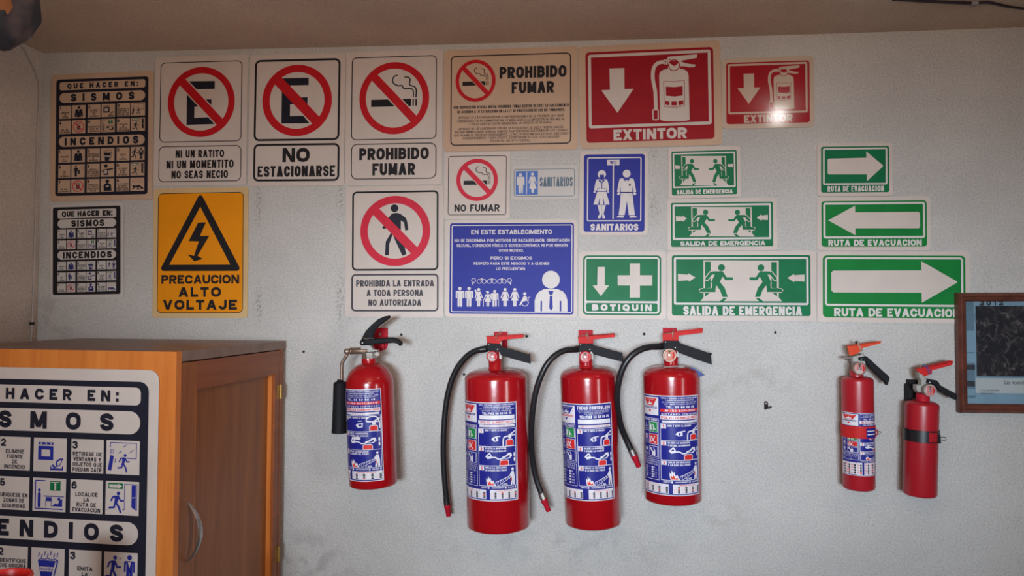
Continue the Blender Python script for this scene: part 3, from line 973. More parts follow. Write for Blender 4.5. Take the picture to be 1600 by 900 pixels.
# ---- small restroom plate
s = Sign('restroom_sign', (690, 230, 7.2727), [(800, 214), (1548, 206), (1550, 594), (786, 601)],
         'small pale SANITARIOS plate with two blue restroom figures', sheet='sheet_pale', r=36)
A = s.a
A.rring([(820, 250), (1512, 242), (1512, 554), (822, 566)], 26, 6, 'ink_slate', 2)
A.grp = 'pictogram'
A.rrect([(843, 273), (1097, 271), (1095, 538), (845, 542)], 0, 'ink_azure', 1)
A.rect(963, 283, 972, 530, 'ink_white', 2)
A.circ(900, 314, 19, 'ink_white', 2)
A.poly([(862, 337), (938, 336), (943, 350), (943, 430), (930, 430), (930, 400), (922, 525), (905, 525), (901, 440), (898, 525), (878, 525), (872, 430), (857, 430), (857, 350)], 'ink_white', 2)
A.circ(1036, 307, 18, 'ink_white', 2)
A.poly([(1008, 333), (1062, 333), (1082, 405), (1073, 412), (1055, 370), (1056, 395), (1078, 468), (1052, 472), (1046, 522), (1024, 522), (1018, 472), (996, 468), (1014, 395), (1016, 370), (998, 412), (988, 405)], 'ink_white', 2)
A.grp = 'lettering'
A.text('SANITARIOS', 1117, 1490, 338, 446, 'ink_slate', 3, .03)
s.done()
# ---- blue notice
s = Sign('notice_sign', (690, 335, 5.295), [(30, 48), (1130, 38), (1122, 858), (30, 846)],
         'wide blue notice reading EN ESTE ESTABLECIMIENTO with a row of white people', r=38)
A = s.a
A.rrect([(68, 78), (1095, 66), (1093, 827), (66, 824)], 20, 'ink_blue', 1)
A.rring([(83, 92), (1082, 82), (1080, 812), (80, 812)], 14, 7, 'ink_white', 2)
A.grp = 'pictogram'
for i, x in enumerate((265, 310, 350, 395, 435, 478, 517, 560)):
    A.ering(x, 556 if 0 < i < 7 else 548, 19, 19, 4, 'ink_white', 2, 24)
    if 0 < i < 7:
        sx = 1 if i % 2 else -1
        A.line([(x+sx*13, 543), (x+sx*22, 533)], 4, 'ink_white', 2)
        A.line([(x+sx*12, 532), (x+sx*23, 532), (x+sx*23, 543)], 4, 'ink_white', 2)
    else:
        sx = -1 if i == 0 else 1
        A.line([(x+sx*6, 566), (x+sx*9, 582)], 4, 'ink_white', 2)
        A.line([(x+sx*1, 575), (x+sx*15, 573)], 4, 'ink_white', 2)
man(A, 153, 600, 764, 'ink_white', 2, .95); man(A, 228, 600, 764, 'ink_white', 2, .95)
woman(A, 307, 610, 764, 'ink_white', 2, .9); A.circ(281, 632, 8, 'ink_white', 2); A.line([(284, 645), (300, 668)], 14, 'ink_white', 2)
woman(A, 382, 636, 764, 'ink_white', 2, 1.15); man(A, 438, 626, 764, 'ink_white', 2, 1.1)
A.circ(372, 640, 6, 'ink_white', 2)
A.line([(346, 703), (346, 762)], 4, 'ink_white', 2); A.line([(470, 700), (470, 762)], 4, 'ink_white', 2)
woman(A, 524, 610, 764, 'ink_white', 2, 1.05); woman(A, 604, 610, 764, 'ink_white', 2, 1.05)
A.circ(686, 659, 13, 'ink_white', 2)
A.poly([(676, 680), (700, 676), (706, 715), (674, 722), (650, 756), (640, 750), (664, 706)], 'ink_white', 2)
A.ering(688, 732, 30, 30, 5, 'ink_white', 2, 28)
A.line([(702, 695), (714, 690), (716, 712)], 4, 'ink_white', 2); A.line([(712, 690), (730, 684)], 4, 'ink_white', 2)
A.grp = 'pictogram'
A.ell(903, 542, 73, 73, 'ink_white', 3)
A.poly([(768, 806), (768, 715), (780, 672), (805, 640), (845, 621), (890, 616), (955, 620), (1000, 638), (1026, 668), (1039, 712), (1040, 806)], 'ink_white', 3)
A.rect(816, 718, 829, 803, 'ink_blue', 4); A.rect(975, 718, 988, 803, 'ink_blue', 4)
A.poly([(881, 637), (924, 637), (914, 668), (893, 668)], 'ink_blue', 4)
A.poly([(893, 675), (914, 675), (918, 775), (903, 801), (888, 775)], 'ink_blue', 4)
A.grp = 'lettering'
for (t, x0, x1, y0, y1, o) in (('EN ESTE ESTABLECIMIENTO', 240, 910, 129, 165, .035),
    ('NO SE DISCRIMINA POR MOTIVOS DE RAZA,RELIGIÓN, ORIENTACIÓN', 100, 1055, 205, 229, .03),
    ('SEXUAL, CONDICIÓN FÍSICA O SOCIOECONÓMICA NI POR NINGÚN', 118, 1038, 247, 270, .03),
    ('OTRO MOTIVO.', 472, 676, 290, 313, .03), ('PERO SI EXIGIMOS', 403, 745, 350, 377, .03),
    ('RESPETO PARA ESTE NEGOCIO Y A QUIENES', 263, 887, 397, 420, .03), ('LO FRECUENTAN.', 450, 693, 440, 463, .03)):
    A.text(t, x0, x1, y0, y1, 'ink_white', 3, o)
s.done()
# ---- walking person
s = Sign('no_entry_sign', (530, 280, 3.911), [(36, 46), (640, 38), (640, 844), (43, 846)],
         'no-entry sign with black walking person reading PROHIBIDA LA ENTRADA A TODA PERSONA NO AUTORIZADA', r=20)
A = s.a
A.rring([(77, 78), (607, 68), (608, 558), (80, 565)], 28, 11, 'ink_black', 2)
A.rring([(78, 585), (608, 578), (610, 806), (80, 812)], 26, 10, 'ink_grey', 2)
A.grp = 'pictogram'
A.circ(338, 180, 24, 'ink_navy', 1)
A.poly([(322, 213), (350, 208), (374, 214), (408, 240), (416, 260), (424, 312), (405, 318), (396, 268), (378, 255), (378, 330), (398, 400), (412, 462), (388, 472), (345, 380), (328, 340), (308, 400), (306, 468), (282, 468), (286, 385), (318, 330), (320, 262), (300, 300), (270, 308), (262, 296), (284, 280), (300, 240)], 'ink_navy', 1)
no_ring(A, 343, 320, 214, 216, 46, 'ink_pink', None, 4, 54)
A.grp = 'lettering'
A.text('PROHIBIDA LA ENTRADA', 107, 581, 619, 658, 'ink_grey', 3, .04)
A.text('A TODA PERSONA', 172, 516, 678, 716, 'ink_grey', 3, .04)
A.text('NO AUTORIZADA', 183, 504, 736, 775, 'ink_grey', 3, .04)
s.done()
# ---- high voltage
s = Sign('high_voltage_sign', (230, 280, 3.9125), [(40, 55), (619, 50), (616, 845), (37, 851)],
         'yellow high-voltage warning sign with black lightning triangle reading PRECAUCION ALTO VOLTAJE', sheet='sheet_cream', r=20)
A = s.a
A.rrect([(70, 86), (592, 80), (588, 817), (62, 820)], 28, 'ink_yellow', 1)
A.rring([(70, 86), (592, 80), (588, 817), (62, 820)], 28, 4, 'ink_black', 2)
A.grp = 'pictogram'
tri = [(328, 116), (105, 546), (552, 544)]
A.poly([(328, 112), (96, 549), (560, 547)], 'ink_black', 2)
for (p, q) in zip(tri, tri[1:]+tri[:1]):
    A.bar(p[0], p[1], q[0], q[1], 33, 'ink_black', 2)
A.poly([(328, 170), (140, 525), (512, 523)], 'ink_yellow', 3)
A.poly([(315, 267), (363, 265), (328, 348), (384, 348), (313, 470), (346, 488), (293, 503), (252, 461), (291, 470), (320, 382), (258, 380)], 'ink_black', 4)
A.grp = 'lettering'
A.text('PRECAUCION', 92, 566, 586, 640, 'ink_black', 3, .045)
A.text('ALTO', 197, 456, 661, 720, 'ink_black', 3, .055)
A.text('VOLTAJE', 102, 554, 738, 798, 'ink_black', 3, .055)
s.done()
# ---- extinguisher signs
s = Sign('fire_extinguisher_sign', (900, 60, 5.1417), [(30, 70), (1170, 14), (1163, 858), (22, 890)],
         'large red EXTINTOR sign with white arrow and extinguisher, top of the wall', sheet='sheet_tan', r=34)
A = s.a
A.rrect([(84, 115), (1112, 70), (1100, 806), (75, 843)], 30, 'ink_darkred', 1)
A.rring([(103, 140), (1092, 86), (1080, 692), (98, 726)], 18, 23, 'sheet', 2)
A.grp = 'pictogram'
A.poly([(272, 245), (390, 241), (388, 410), (460, 407), (327, 600), (203, 419), (272, 416)], 'sheet', 2)
exting_picto(A, lambda x: x, lambda y: y, 'sheet', 'ink_darkred', 1.0)
A.grp = 'lettering'
A.text('EXTINTOR', 290, 878, 726, 813, 'sheet', 3, .05)
s.done()
s = Sign('fire_extinguisher_sign', (1110, 80, 6.9222), [(124, 85), (1126, 46), (1112, 825), (116, 842)],
         'small red EXTINTOR sign with white arrow and extinguisher, beside the large one', sheet='sheet_gloss', r=50)
A = s.a
A.rrect([(175, 135), (1075, 97), (1066, 768), (164, 798)], 30, 'red_gloss', 1)
A.rring([(193, 153), (1053, 111), (1042, 660), (185, 691)], 18, 21, 'sheet_gloss', 2)
A.grp = 'pictogram'
A.poly([(358, 249), (470, 245), (468, 398), (537, 396), (408, 573), (290, 405), (358, 402)], 'sheet_gloss', 2)
exting_picto(A, lambda x: 680+(x-668)*.922, lambda y: 262+(y-250)*.89, 'sheet_gloss', 'red_gloss', .91)
A.grp = 'lettering'
A.text('EXTINTOR', 352, 876, 689, 771, 'sheet_gloss', 3, .05)
s.done()
# ---- upright restroom sign
s = Sign('restroom_sign', (900, 225, 6.0), [(35, 70), (686, 60), (666, 858), (32, 856)],
         'upright blue restroom sign with WC post, woman and man, reading SANITARIOS', r=48)
A = s.a
A.rrect([(74, 104), (648, 92), (638, 822), (71, 826)], 26, 'ink_blue', 1)
A.rring([(104, 132), (616, 121), (611, 729), (102, 730)], 18, 11, 'ink_white', 2)
A.grp = 'pictogram'
A.rrect([(293, 154), (410, 151), (409, 203), (294, 206)], 0, 'ink_white', 2)
A.text('WC', 318, 383, 163, 195, 'ink_blue', 3, .03)
A.rect(341, 205, 353, 708, 'ink_white', 2)
W, B = 'ink_white', 'ink_blue'
A.circ(242, 290, 39, W, 2); A.poly([(222, 300), (232, 290), (240, 296), (256, 290), (264, 304), (262, 322), (250, 334), (234, 334), (222, 320)], B, 3)
A.poly([(194, 338), (228, 336), (242, 350), (256, 336), (290, 338), (300, 366), (310, 440), (286, 446), (280, 400), (282, 448), (200, 448), (204, 400), (194, 446), (168, 440), (182, 366)], W, 2)
A.poly([(210, 344), (226, 338), (240, 372), (252, 338), (270, 344), (262, 358), (245, 376), (245, 428), (237, 428), (237, 376), (216, 358)], B, 3)
A.rect(206, 420, 226, 424, B, 3); A.rect(256, 420, 274, 424, B, 3)
A.circ(174, 456, 10, W, 2); A.circ(300, 456, 10, W, 2)
A.poly([(198, 455), (282, 455), (314, 574), (266, 574), (258, 508), (254, 574), (222, 574), (218, 508), (208, 574), (162, 574)], W, 2)
A.poly([(200, 578), (278, 578), (256, 660), (272, 690), (266, 702), (246, 700), (238, 650), (228, 700), (206, 702), (202, 690), (220, 660)], W, 2)
A.rect(237, 580, 240, 650, B, 3)
A.circ(476, 284, 37, W, 2)
A.poly([(412, 330), (450, 327), (476, 348), (500, 327), (538, 330), (548, 360), (564, 455), (540, 462), (528, 400), (528, 456), (418, 456), (420, 400), (408, 462), (384, 456), (402, 360)], W, 2)
A.poly([(440, 334), (456, 329), (470, 350), (462, 356)], B, 3); A.poly([(508, 334), (494, 329), (480, 350), (488, 356)], B, 3)
A.ell(504, 389, 9, 13, 'ink_navy', 3)
A.circ(398, 474, 13, W, 2); A.circ(550, 474, 13, W, 2)
A.poly([(418, 468), (528, 468), (536, 560), (548, 672), (490, 672), (476, 540), (452, 672), (396, 672), (412, 560)], W, 2)
A.rect(420, 460, 528, 466, 'ink_navy', 3); A.rect(468, 456, 484, 468, 'ink_navy', 3)
A.line([(428, 494), (442, 480)], 3, B, 3); A.line([(500, 480), (514, 494)], 3, B, 3)
A.poly([(372, 694), (386, 682), (414, 676), (446, 678), (444, 696)], W, 2); A.poly([(498, 678), (528, 676), (556, 682), (572, 694), (500, 697)], W, 2)
A.grp = 'lettering'
A.text('SANITARIOS', 133, 577, 752, 813, W, 3, .05)
s.done()
# ---- first aid
s = Sign('first_aid_sign', (900, 385, 7.5), [(36, 58), (1055, 62), (1056, 856), (30, 850)],
         'green first-aid sign with white cross and arrow reading BOTIQUIN', r=48)
A = s.a
A.rrect([(85, 107), (1000, 105), (995, 806), (80, 802)], 48, 'ink_green', 1)
A.rrect([(104, 124), (982, 125), (977, 788), (99, 784)], 40, 'ink_white', 2)
A.rrect([(124, 145), (958, 145), (956, 641), (119, 638)], 16, 'ink_green', 3)
A.rrect([(119, 662), (957, 665), (955, 768), (118, 764)], 20, 'ink_green', 3)
A.grp = 'pictogram'
A.poly([(255, 240), (340, 240), (338, 455), (390, 456), (293, 581), (197, 458), (250, 457)], 'sheet', 4)
A.poly([(632, 200), (750, 200), (750, 338), (893, 338), (893, 458), (750, 459), (750, 600), (632, 600), (632, 458), (490, 457), (490, 338), (632, 338)], 'sheet', 4)
A.grp = 'lettering'
A.text('BOTIQUIN', 188, 888, 678, 754, 'ink_white', 4, .07)
s.done()
# ---- emergency exits
def exit_sign(label, crop, corners, green, ring, rl, X, Y, k, arrow, txt, g='ink_green', r=14):
    s = Sign('emergency_exit_sign', crop, corners, label, r=r)
    A = s.a
    A.rrect(green, 22*max(k, .55), g, 1)
    A.rring(ring, 18*max(k, .5), rl, 'ink_white', 2)
    A.grp = 'pictogram'
    exit_scene(A, X, Y, 'sheet', g, k)
    for a in arrow: A.poly(a, 'sheet', 2)
    A.grp = 'lettering'
    A.text('SALIDA DE EMERGENCIA', *txt, 'ink_white', 3, .045)
    s.done()
exit_sign('small green SALIDA DE EMERGENCIA sign, topmost of the three', (1030, 220, 5.0), [(75, 54), (638, 39), (632, 441), (66, 452)],
    [(98, 85), (607, 72), (604, 415), (95, 431)], [(107, 98), (597, 84), (593, 364), (105, 368)], 12,
    lambda x: 175+(x-418)*.482, lambda y: 121+(y-168)*.585, .5,
    [[(125, 193), (152, 195), (152, 188), (167, 208), (152, 228), (152, 221), (125, 221)], [(576, 180), (548, 184), (548, 177), (532, 194), (548, 210), (548, 204), (576, 206)]],
    (131, 567, 382, 415), r=22)
exit_sign('middle green SALIDA DE EMERGENCIA sign, between the small and the large one', (1030, 220, 5.0), [(66, 458), (925, 444), (918, 856), (60, 860)],
    [(94, 490), (888, 472), (888, 824), (88, 830)], [(105, 502), (874, 484), (872, 769), (103, 777)], 16,
    lambda x: 250+(x-418)*.654, lambda y: 520+(y-168)*.583, .62,
    [[(130, 590), (183, 594), (181, 583), (214, 608), (184, 634), (184, 626), (130, 630)], [(848, 579), (796, 585), (798, 574), (760, 602), (798, 627), (796, 617), (848, 620)]],
    (158, 820, 784, 819), r=22)
exit_sign('large green SALIDA DE EMERGENCIA sign, lowest of the three', (1030, 380, 6.1538), [(78, 84), (1508, 70), (1510, 756), (76, 738)],
    [(121, 117), (1453, 114), (1450, 706), (118, 690)], [(139, 136), (1431, 132), (1432, 601), (138, 586)], 20,
    lambda x: x, lambda y: y, 1.0,
    [[(177, 296), (275, 304), (273, 290), (342, 330), (278, 371), (278, 357), (177, 364)], [(1392, 300), (1290, 307), (1292, 293), (1224, 333), (1292, 376), (1290, 362), (1392, 370)]],
    (215, 1356, 607, 692), r=30)
# ---- evacuation routes
def route_sign(label, crop, corners, green, ring, rl, arrow, txt, g, r=22, cr=16):
    s = Sign('evacuation_route_sign', crop, corners, label, r=r)
    A = s.a
    A.rrect(green, cr, g, 1)
    A.rring(ring, cr*.8, rl, 'ink_white', 2)
    A.grp = 'pictogram'
    A.poly(arrow, 'sheet', 3)
    A.grp = 'lettering'
    A.text('RUTA DE EVACUACION', *txt, 'ink_white', 3, .045)
    s.done()
route_sign('small green RUTA DE EVACUACION sign with white arrow, topmost of the three', (1260, 210, 4.7357), [(79, 66), (640, 62), (632, 453), (74, 460)],
    [(109, 93), (611, 86), (611, 425), (105, 436)], [(122, 105), (599, 97), (597, 369), (121, 379)], 13,
    [(157, 190), (165, 181), (445, 175), (445, 127), (562, 228), (566, 236), (562, 243), (446, 347), (445, 297), (165, 298), (156, 290)], (155, 568, 383, 424), 'ink_green')
route_sign('middle green RUTA DE EVACUACION sign whose arrow points at the exit signs', (1260, 210, 4.7357), [(76, 466), (918, 459), (915, 858), (74, 861)],
    [(110, 496), (888, 487), (889, 830), (109, 833)], [(124, 506), (877, 499), (876, 768), (124, 771)], 16,
    [(160, 637), (360, 528), (360, 577), (828, 574), (838, 584), (838, 685), (828, 695), (360, 695), (360, 747)], (158, 847, 779, 825), 'ink_leaf', cr=24)
route_sign('large green RUTA DE EVACUACION sign, lowest of the three, partly behind the framed picture', (1260, 380, 4.7059), [(78, 62), (1200, 58), (1197, 594), (76, 576)],
    [(117, 92), (1167, 90), (1165, 556), (118, 544)], [(133, 105), (1150, 102), (1150, 468), (133, 462)], 15,
    [(180, 215), (195, 203), (838, 200), (838, 132), (1100, 280), (1105, 286), (1100, 292), (840, 438), (838, 365), (195, 362), (180, 350)], (190, 1116, 480, 541), 'ink_leaf', cr=30)

# ------------------------------------------------------------------ emergency instruction boards
PICTO_INK = ['ink_navy']
def tile_picto(A, kind, X, Y, w, lay=3):
    """small pictogram in a 100 x 100 tile; X, Y map it to the board, w = board units per tile unit"""
    b = PICTO_INK[0]
    Q = lambda x, y: (X(x), Y(y))
    P = lambda *p: [Q(*q) for q in p]
    if kind == 'calm':
        A.circ(*Q(50, 18), 10*w, b, lay, 18)
        A.poly(P((24, 36), (38, 30), (62, 30), (76, 36), (82, 88), (68, 90), (66, 60), (66, 92), (34, 92), (34, 60), (32, 90), (18, 88)), b, lay)
        A.poly(P((46, 31), (54, 31), (50, 52)), 'sheet', lay+1)
    elif kind == 'stove':
        A.poly(P((15, 13), (60, 13), (60, 20), (15, 20)), b, lay)
        for x in (23, 38, 53): A.circ(*Q(x, 16.5), 2.4*w, 'sheet', lay+1, 12)
        A.poly(P((14, 24), (60, 24), (60, 66), (14, 66)), b, lay); A.poly(P((24, 35), (50, 35), (50, 55), (24, 55)), 'sheet', lay+1)
        A.poly(P((51, 83), (54, 83), (55, 90), (86, 90), (87, 83), (90, 83), (90, 96), (51, 96)), b, lay)
        A.poly(P((60, 78), (70, 88), (62, 90), (55, 80)), b, lay)
        A.curve(P((72, 84), (70, 72), (78, 64), (88, 62)), 5*w, b, lay); A.curve(P((74, 82), (80, 80), (86, 66)), 2.5*w, b, lay)
    elif kind == 'window':
        A.line(P((12, 20), (12, 7), (90, 7), (90, 52), (62, 52)), 2.2*w, b, lay)
        A.poly(P((12, 44), (23, 46), (16, 90), (5, 88)), b, lay); A.line(P((24, 64), (28, 64), (28, 54)), 2*w, b, lay)
        for (x, y) in ((14, 26), (18, 26), (23, 26)): A.line(P((x, y), (x-3, y+13)), 1.8*w, b, lay)
        for (x, y) in ((50, 20), (56, 16), (36, 38), (40, 36), (70, 36), (75, 32)): A.line(P((x, y), (x+6, y-5)), 1.8*w, b, lay)
        runner(A, lambda x, y: Q(34+x*.38, 38+y*.55), b, lay, .45*w)
    elif kind == 'forbid':
        A.rring([Q(38, 26), Q(62, 74)], 2, 3*w, 'ink_navy', lay)
        man(A, X(46), Y(36), Y(70), 'ink_navy', lay); man(A, X(55), Y(36), Y(70), 'ink_navy', lay)
        dx = 27
        A.bar(*Q(50-dx, 50-dx), *Q(50+dx, 50+dx), 7*w, 'ink_pink', lay+1, False)
        A.ering(*Q(50, 50), 42*w, 42*w, 6*w, 'ink_pink', lay+1, 36)
    elif kind == 'shelter':
        A.line(P((38, 8), (8, 8), (8, 92), (92, 92)), 3*w, b, lay, False)
        A.poly(P((52, 8), (84, 8), (84, 37), (52, 37)), 'ink_green', lay)
        A.circ(*Q(68, 18), 3.4*w, 'sheet', lay+1, 12); A.line(P((68, 20), (68, 33)), 5*w, 'sheet', lay+1); A.line(P((56, 12), (80, 12)), 2*w, 'sheet', lay+1)
        A.circ(*Q(20, 37), 4.5*w, b, lay, 14); A.line(P((20, 48), (20, 84)), 9*w, b, lay)
        A.line(P((34, 54), (94, 54)), 2.5*w, b, lay)
        A.poly(P((40, 57), (58, 57), (58, 69), (40, 69)), b, lay); A.line(P((40, 68), (40, 84)), 2*w, b, lay); A.line(P((57, 68), (57, 84)), 2*w, b, lay)
        A.circ(*Q(80, 62), 4.5*w, b, lay, 14); A.poly(P((82, 66), (90, 60), (90, 84), (58, 84), (70, 74), (76, 78)), b, lay)
    elif kind == 'exit':
        A.poly(P((8, 6), (52, 6), (52, 23), (8, 23)), 'ink_green', lay)
        A.poly(P((11, 10), (38, 10), (38, 7), (50, 14.5), (38, 22), (38, 19), (11, 19)), 'sheet', lay+1)
        A.line(P((57, 55), (57, 8), (94, 8), (94, 84), (86, 80)), 1.6*w, b, lay)
        A.poly(P((78, 10), (91, 10), (91, 84), (78, 76)), b, lay); A.line(P((80, 48), (89, 46)), 1.6*w, 'sheet', lay+1)
        A.line(P((57, 60), (57, 84), (52, 84)), 1.6*w, b, lay); A.line(P((4, 84), (12, 84)), 1.6*w, b, lay)
        runner(A, lambda x, y: Q(10+x*.48, 30+y*.63), b, lay, .55*w)
    elif kind == 'bin':
        for i, x in enumerate((24, 33, 42, 51, 60, 70, 80)):
            y = (16, 20, 11, 17, 10, 16, 14)[i]
            A.line(P((x, y), (x-2, y+10)), 3*w, b, lay)
        A.poly(P((20, 36), (30, 31), (40, 33), (50, 29), (62, 33), (72, 30), (82, 35), (80, 40), (22, 40)), b, lay)
        A.poly(P((25, 36), (32, 34), (41, 36), (50, 32), (62, 36), (72, 33), (77, 37)), 'sheet', lay+1)
        A.poly(P((20, 38), (82, 38), (68, 98), (32, 98)), b, lay)
        A.poly(P((25.5, 56), (70, 56), (68, 70), (28.5, 70)), 'sheet', lay+1)
        A.text('BASURA', *[X(30), X(67)], *[Y(59), Y(67)], b, lay+2, .03)
        A.line(P((75, 42), (62, 96)), 4.5*w, 'sheet', lay+1)
    elif kind == 'alarm':
        runner(A, lambda x, y: Q(4+x*.48, 8+y*.82), b, lay, .6*w)
        A.line(P((46, 20), (51, 17)), 2*w, b, lay)
        man(A, X(76), Y(6), Y(96), b, lay, .9); A.poly(P((71, 27), (81, 27), (76, 46)), 'sheet', lay+1)
    elif kind == 'extinguish':
        man(A, X(34), Y(8), Y(92), b, lay, .8)
        A.line(P((42, 34), (56, 48)), 7*w, b, lay); A.poly(P((52, 46), (64, 46), (64, 74), (52, 74)), b, lay)
        for (x, y) in ((74, 20), (82, 30), (88, 18)): A.line(P((x, y), (x+8, y+10)), 2*w, b, lay)
    elif kind == 'obey':
        A.circ(*Q(38, 20), 13*w, b, lay, 16); A.poly(P((22, 46), (54, 42), (58, 88), (22, 88)), b, lay)
        A.poly(P((28, 52), (48, 50), (48, 76), (30, 78)), 'sheet', lay+1)
        A.poly(P((46, 42), (92, 36), (92, 46), (50, 54)), b, lay); A.line(P((24, 48), (8, 62)), 6*w, b, lay)
    elif kind == 'cover':
        A.circ(*Q(50, 20), 14*w, b, lay, 18)
        A.poly(P((26, 42), (50, 34), (76, 42), (82, 92), (24, 92)), b, lay)
        A.line(P((24, 60), (42, 46), (52, 30)), 9*w, b, lay); A.poly(P((40, 56), (62, 50), (60, 62), (42, 66)), 'sheet', lay+1)
    elif kind == 'crawl':
        for (x, y) in ((14, 20), (30, 12), (46, 22), (62, 12), (78, 20), (22, 32), (54, 34), (74, 34)): A.curve(P((x, y), (x+6, y-4), (x+12, y+2)), 2.4*w, 'ink_red', lay)
        A.circ(*Q(24, 64), 8*w, b, lay, 14)
        A.line(P((34, 68), (62, 62), (88, 82)), 13*w, b, lay); A.line(P((34, 70), (16, 86)), 7*w, b, lay); A.line(P((60, 68), (50, 86), (72, 88)), 7*w, b, lay)

TILES = [[('1', ('CONSERVE', 'LA', 'CALMA'), 'calm'), ('2', ('ELIMINE', 'FUENTE', 'DE', 'INCENDIO'), 'stove'), ('3', ('RETIRESE DE', 'VENTANAS Y', 'OBJETOS QUE', 'PUEDAN CAER'), 'window')],
         [('4', ('NO USE', 'ELEVADORES'), 'forbid'), ('5', ('UBIQUESE EN', 'ZONAS DE', 'SEGURIDAD'), 'shelter'), ('6', ('LOCALICE', 'LA', 'RUTA DE', 'EVACUACION'), 'exit')],
         [('1', ('CONSERVE', 'LA', 'CALMA'), 'calm'), ('2', ('IDENTIFIQUE', 'QUE ORIGINA', 'EL', 'INCENDIO'), 'bin'), ('3', ('EMITA', 'LA', 'ALARMA'), 'alarm')],
         [('4', ('USE', 'EL', 'EXTINTOR'), 'extinguish'), ('5', ('OBEDEZCA', 'INDICACIONES', 'DEL PERSONAL', 'CAPACITADO'), 'obey'), ('6', ('SI PUEDE', 'AYUDE', 'SI NO', 'RETIRESE'), 'exit')],
         [('7', ('NO USE', 'ELEVADORES'), 'forbid'), ('8', ('HUMEDEZCA', 'UN TRAPO Y', 'CUBRA NARIZ', 'Y BOCA'), 'cover'), ('9', ('SI EL HUMO', 'ES DENSO', 'ARRASTRESE', 'POR EL SUELO'), 'crawl')]]
def board(label, crop, plate, panel, asp, rows, cols, heads, radius, M=None, ink='ink_navy', r=20, sheet='sheet', group='instruction boards', hoff=.055, hmax=1.05, skip=()):
    s = Sign('instruction_board', crop, plate, label, group=group, r=r, M=M, sheet=sheet)
    A = s.a
    HT = 1000.0*asp
    Hp = homography([(0, 0), (1000, 0), (1000, HT), (0, HT)], panel)
    def T(x, y):
        q = Hp @ np.array([x, y, 1.0]); return (q[0]/q[2], q[1]/q[2])
    A.T = T
    A.grp = 'dark_panel'
    A.rrect([(0, 0), (1000, HT)], radius, ink, 1)
    (title, sis, inc), trows = rows
    for i, (t, (a, b), rad, (tx0, tx1), hh) in enumerate((('QUE HACER EN:', title, 22, heads[0], .64), ('SISMOS', sis, 60, heads[1], .77), ('INCENDIOS', inc, 60, heads[2], .75))):
        A.grp = 'heading_strip#%d' % i
        a, b = a*HT, b*HT
        A.rrect([(cols[0][0]*1000, a), (cols[5][1]*1000, b)], rad if rad < (b-a)/2 else (b-a)/2, sheet, 2)
        m = (b-a)*(1-hh)/2
        A.text(t, tx0*1000, tx1*1000, a+m, b-m, ink, 3, hoff, hmax)
    for i, ((a, b), row) in enumerate(zip(trows, TILES)):
        for j, (num, lines, kind) in enumerate(row):
            for k in (0, 1):
                if (i, 2*j+k) in skip: continue
                x0, x1 = cols[2*j+k]; x0 *= 1000; x1 *= 1000
                y0, y1 = a*HT, b*HT
                A.grp = 'instruction_tile#%d_%d_%d' % (i, j, k)
                A.rrect([(x0, y0), (x1, y1)], 0, sheet, 2)
                w = (x1-x0)/100; hy = (y1-y0)/100
                X = lambda x: x0+x*w
                Y = lambda y: y0+y*hy
                if k == 0:
                    A.text(num, X(3), X(3)+ (13 if num == '1' else 17)*w, Y(6), Y(29), ink, 3, .045)
                    n = len(lines); pit = 15.5 if n > 3 else 16.5
                    for q, tl in enumerate(lines):
                        yb = 96 - (n-1-q)*pit - (2 if n < 4 else 0)
                        ww = min(90, len(tl)*8.6 if n > 3 or len(tl) > 7 else len(tl)*9.5)
                        A.text(tl, X(50-ww/2), X(50+ww/2), Y(yb-12), Y(yb), ink, 3, .036)
                else:
                    tile_picto(A, kind, X, Y, w)
    A.T = None
    return s.done()

board('large faded QUE HACER EN board with black panel, topmost left of the wall signs', (70, 100, 4.5), [(42, 74), (766, 50), (762, 950), (44, 970)],
      [(82, 115), (732, 86), (726, 912), (80, 935)], 1.27,
      (((.024, .094), (.117, .203), (.493, .58)), ((.224, .336), (.353, .466), (.601, .713), (.731, .844), (.861, .973))),
      ((.035, .166), (.178, .323), (.348, .485), (.497, .643), (.666, .805), (.817, .966)), ((.12, .89), (.16, .85), (.1, .9)), 30, r=20, sheet='sheet_tan')
PICTO_INK[0] = 'ink_dusk'
board('small grey-white QUE HACER EN board, below the large faded one above the cabinet', (70, 300, 4.5), [(47, 85), (563, 70), (552, 745), (36, 755)],
      [(66, 108), (541, 98), (530, 714), (53, 729)], 1.31,
      (((.03, .129), (.141, .239), (.50, .60)), ((.257, .36), (.38, .482), (.622, .72), (.743, .846), (.869, .969))),
      ((.07, .195), (.205, .335), (.363, .487), (.497, .63), (.658, .785), (.797, .935)), ((.13, .88), (.27, .76), (.15, .87)), 30, r=22, sheet='sheet_pale', ink='ink_black')

# ------------------------------------------------------------------ the cabinet under the signs
zt = at_y(445, 532.5, -0.015).z
CN = at_z(276, 549.5, zt)
CF = at_z(445, 532.5, zt)
CROTZ = -math.atan2(CF.x-CN.x, CF.y-CN.y)
CM = Matrix.Translation((CN.x, CN.y, 0)) @ Matrix.Rotation(CROTZ, 4, 'Z')
CD = (CF-CN).length                      # depth of the cabinet
CW = 0.60
cab = empty('wooden_cabinet', CM, 'wooden cabinet with brown side door and amber front, in the corner', 'cabinet')
TB = 0.022
FT = 0.018
zc = zt-TB
def part(name, fn, parent=cab):
    mb = MB(); fn(mb)
    return mb.build(name, parent)
def bx(mb, x0, x1, y0, y1, z0, z1, m): mb.box(x0, x1, y0, y1, z0, z1, m)
part('top_board', lambda mb: mb.plate([(p[0]-CW/2, p[1]+FT+(CD-FT)/2) for p in Art.rr(0, 0, CW, CD-FT, .002, 2)], -zt, -zc, 'wood_top') or None)
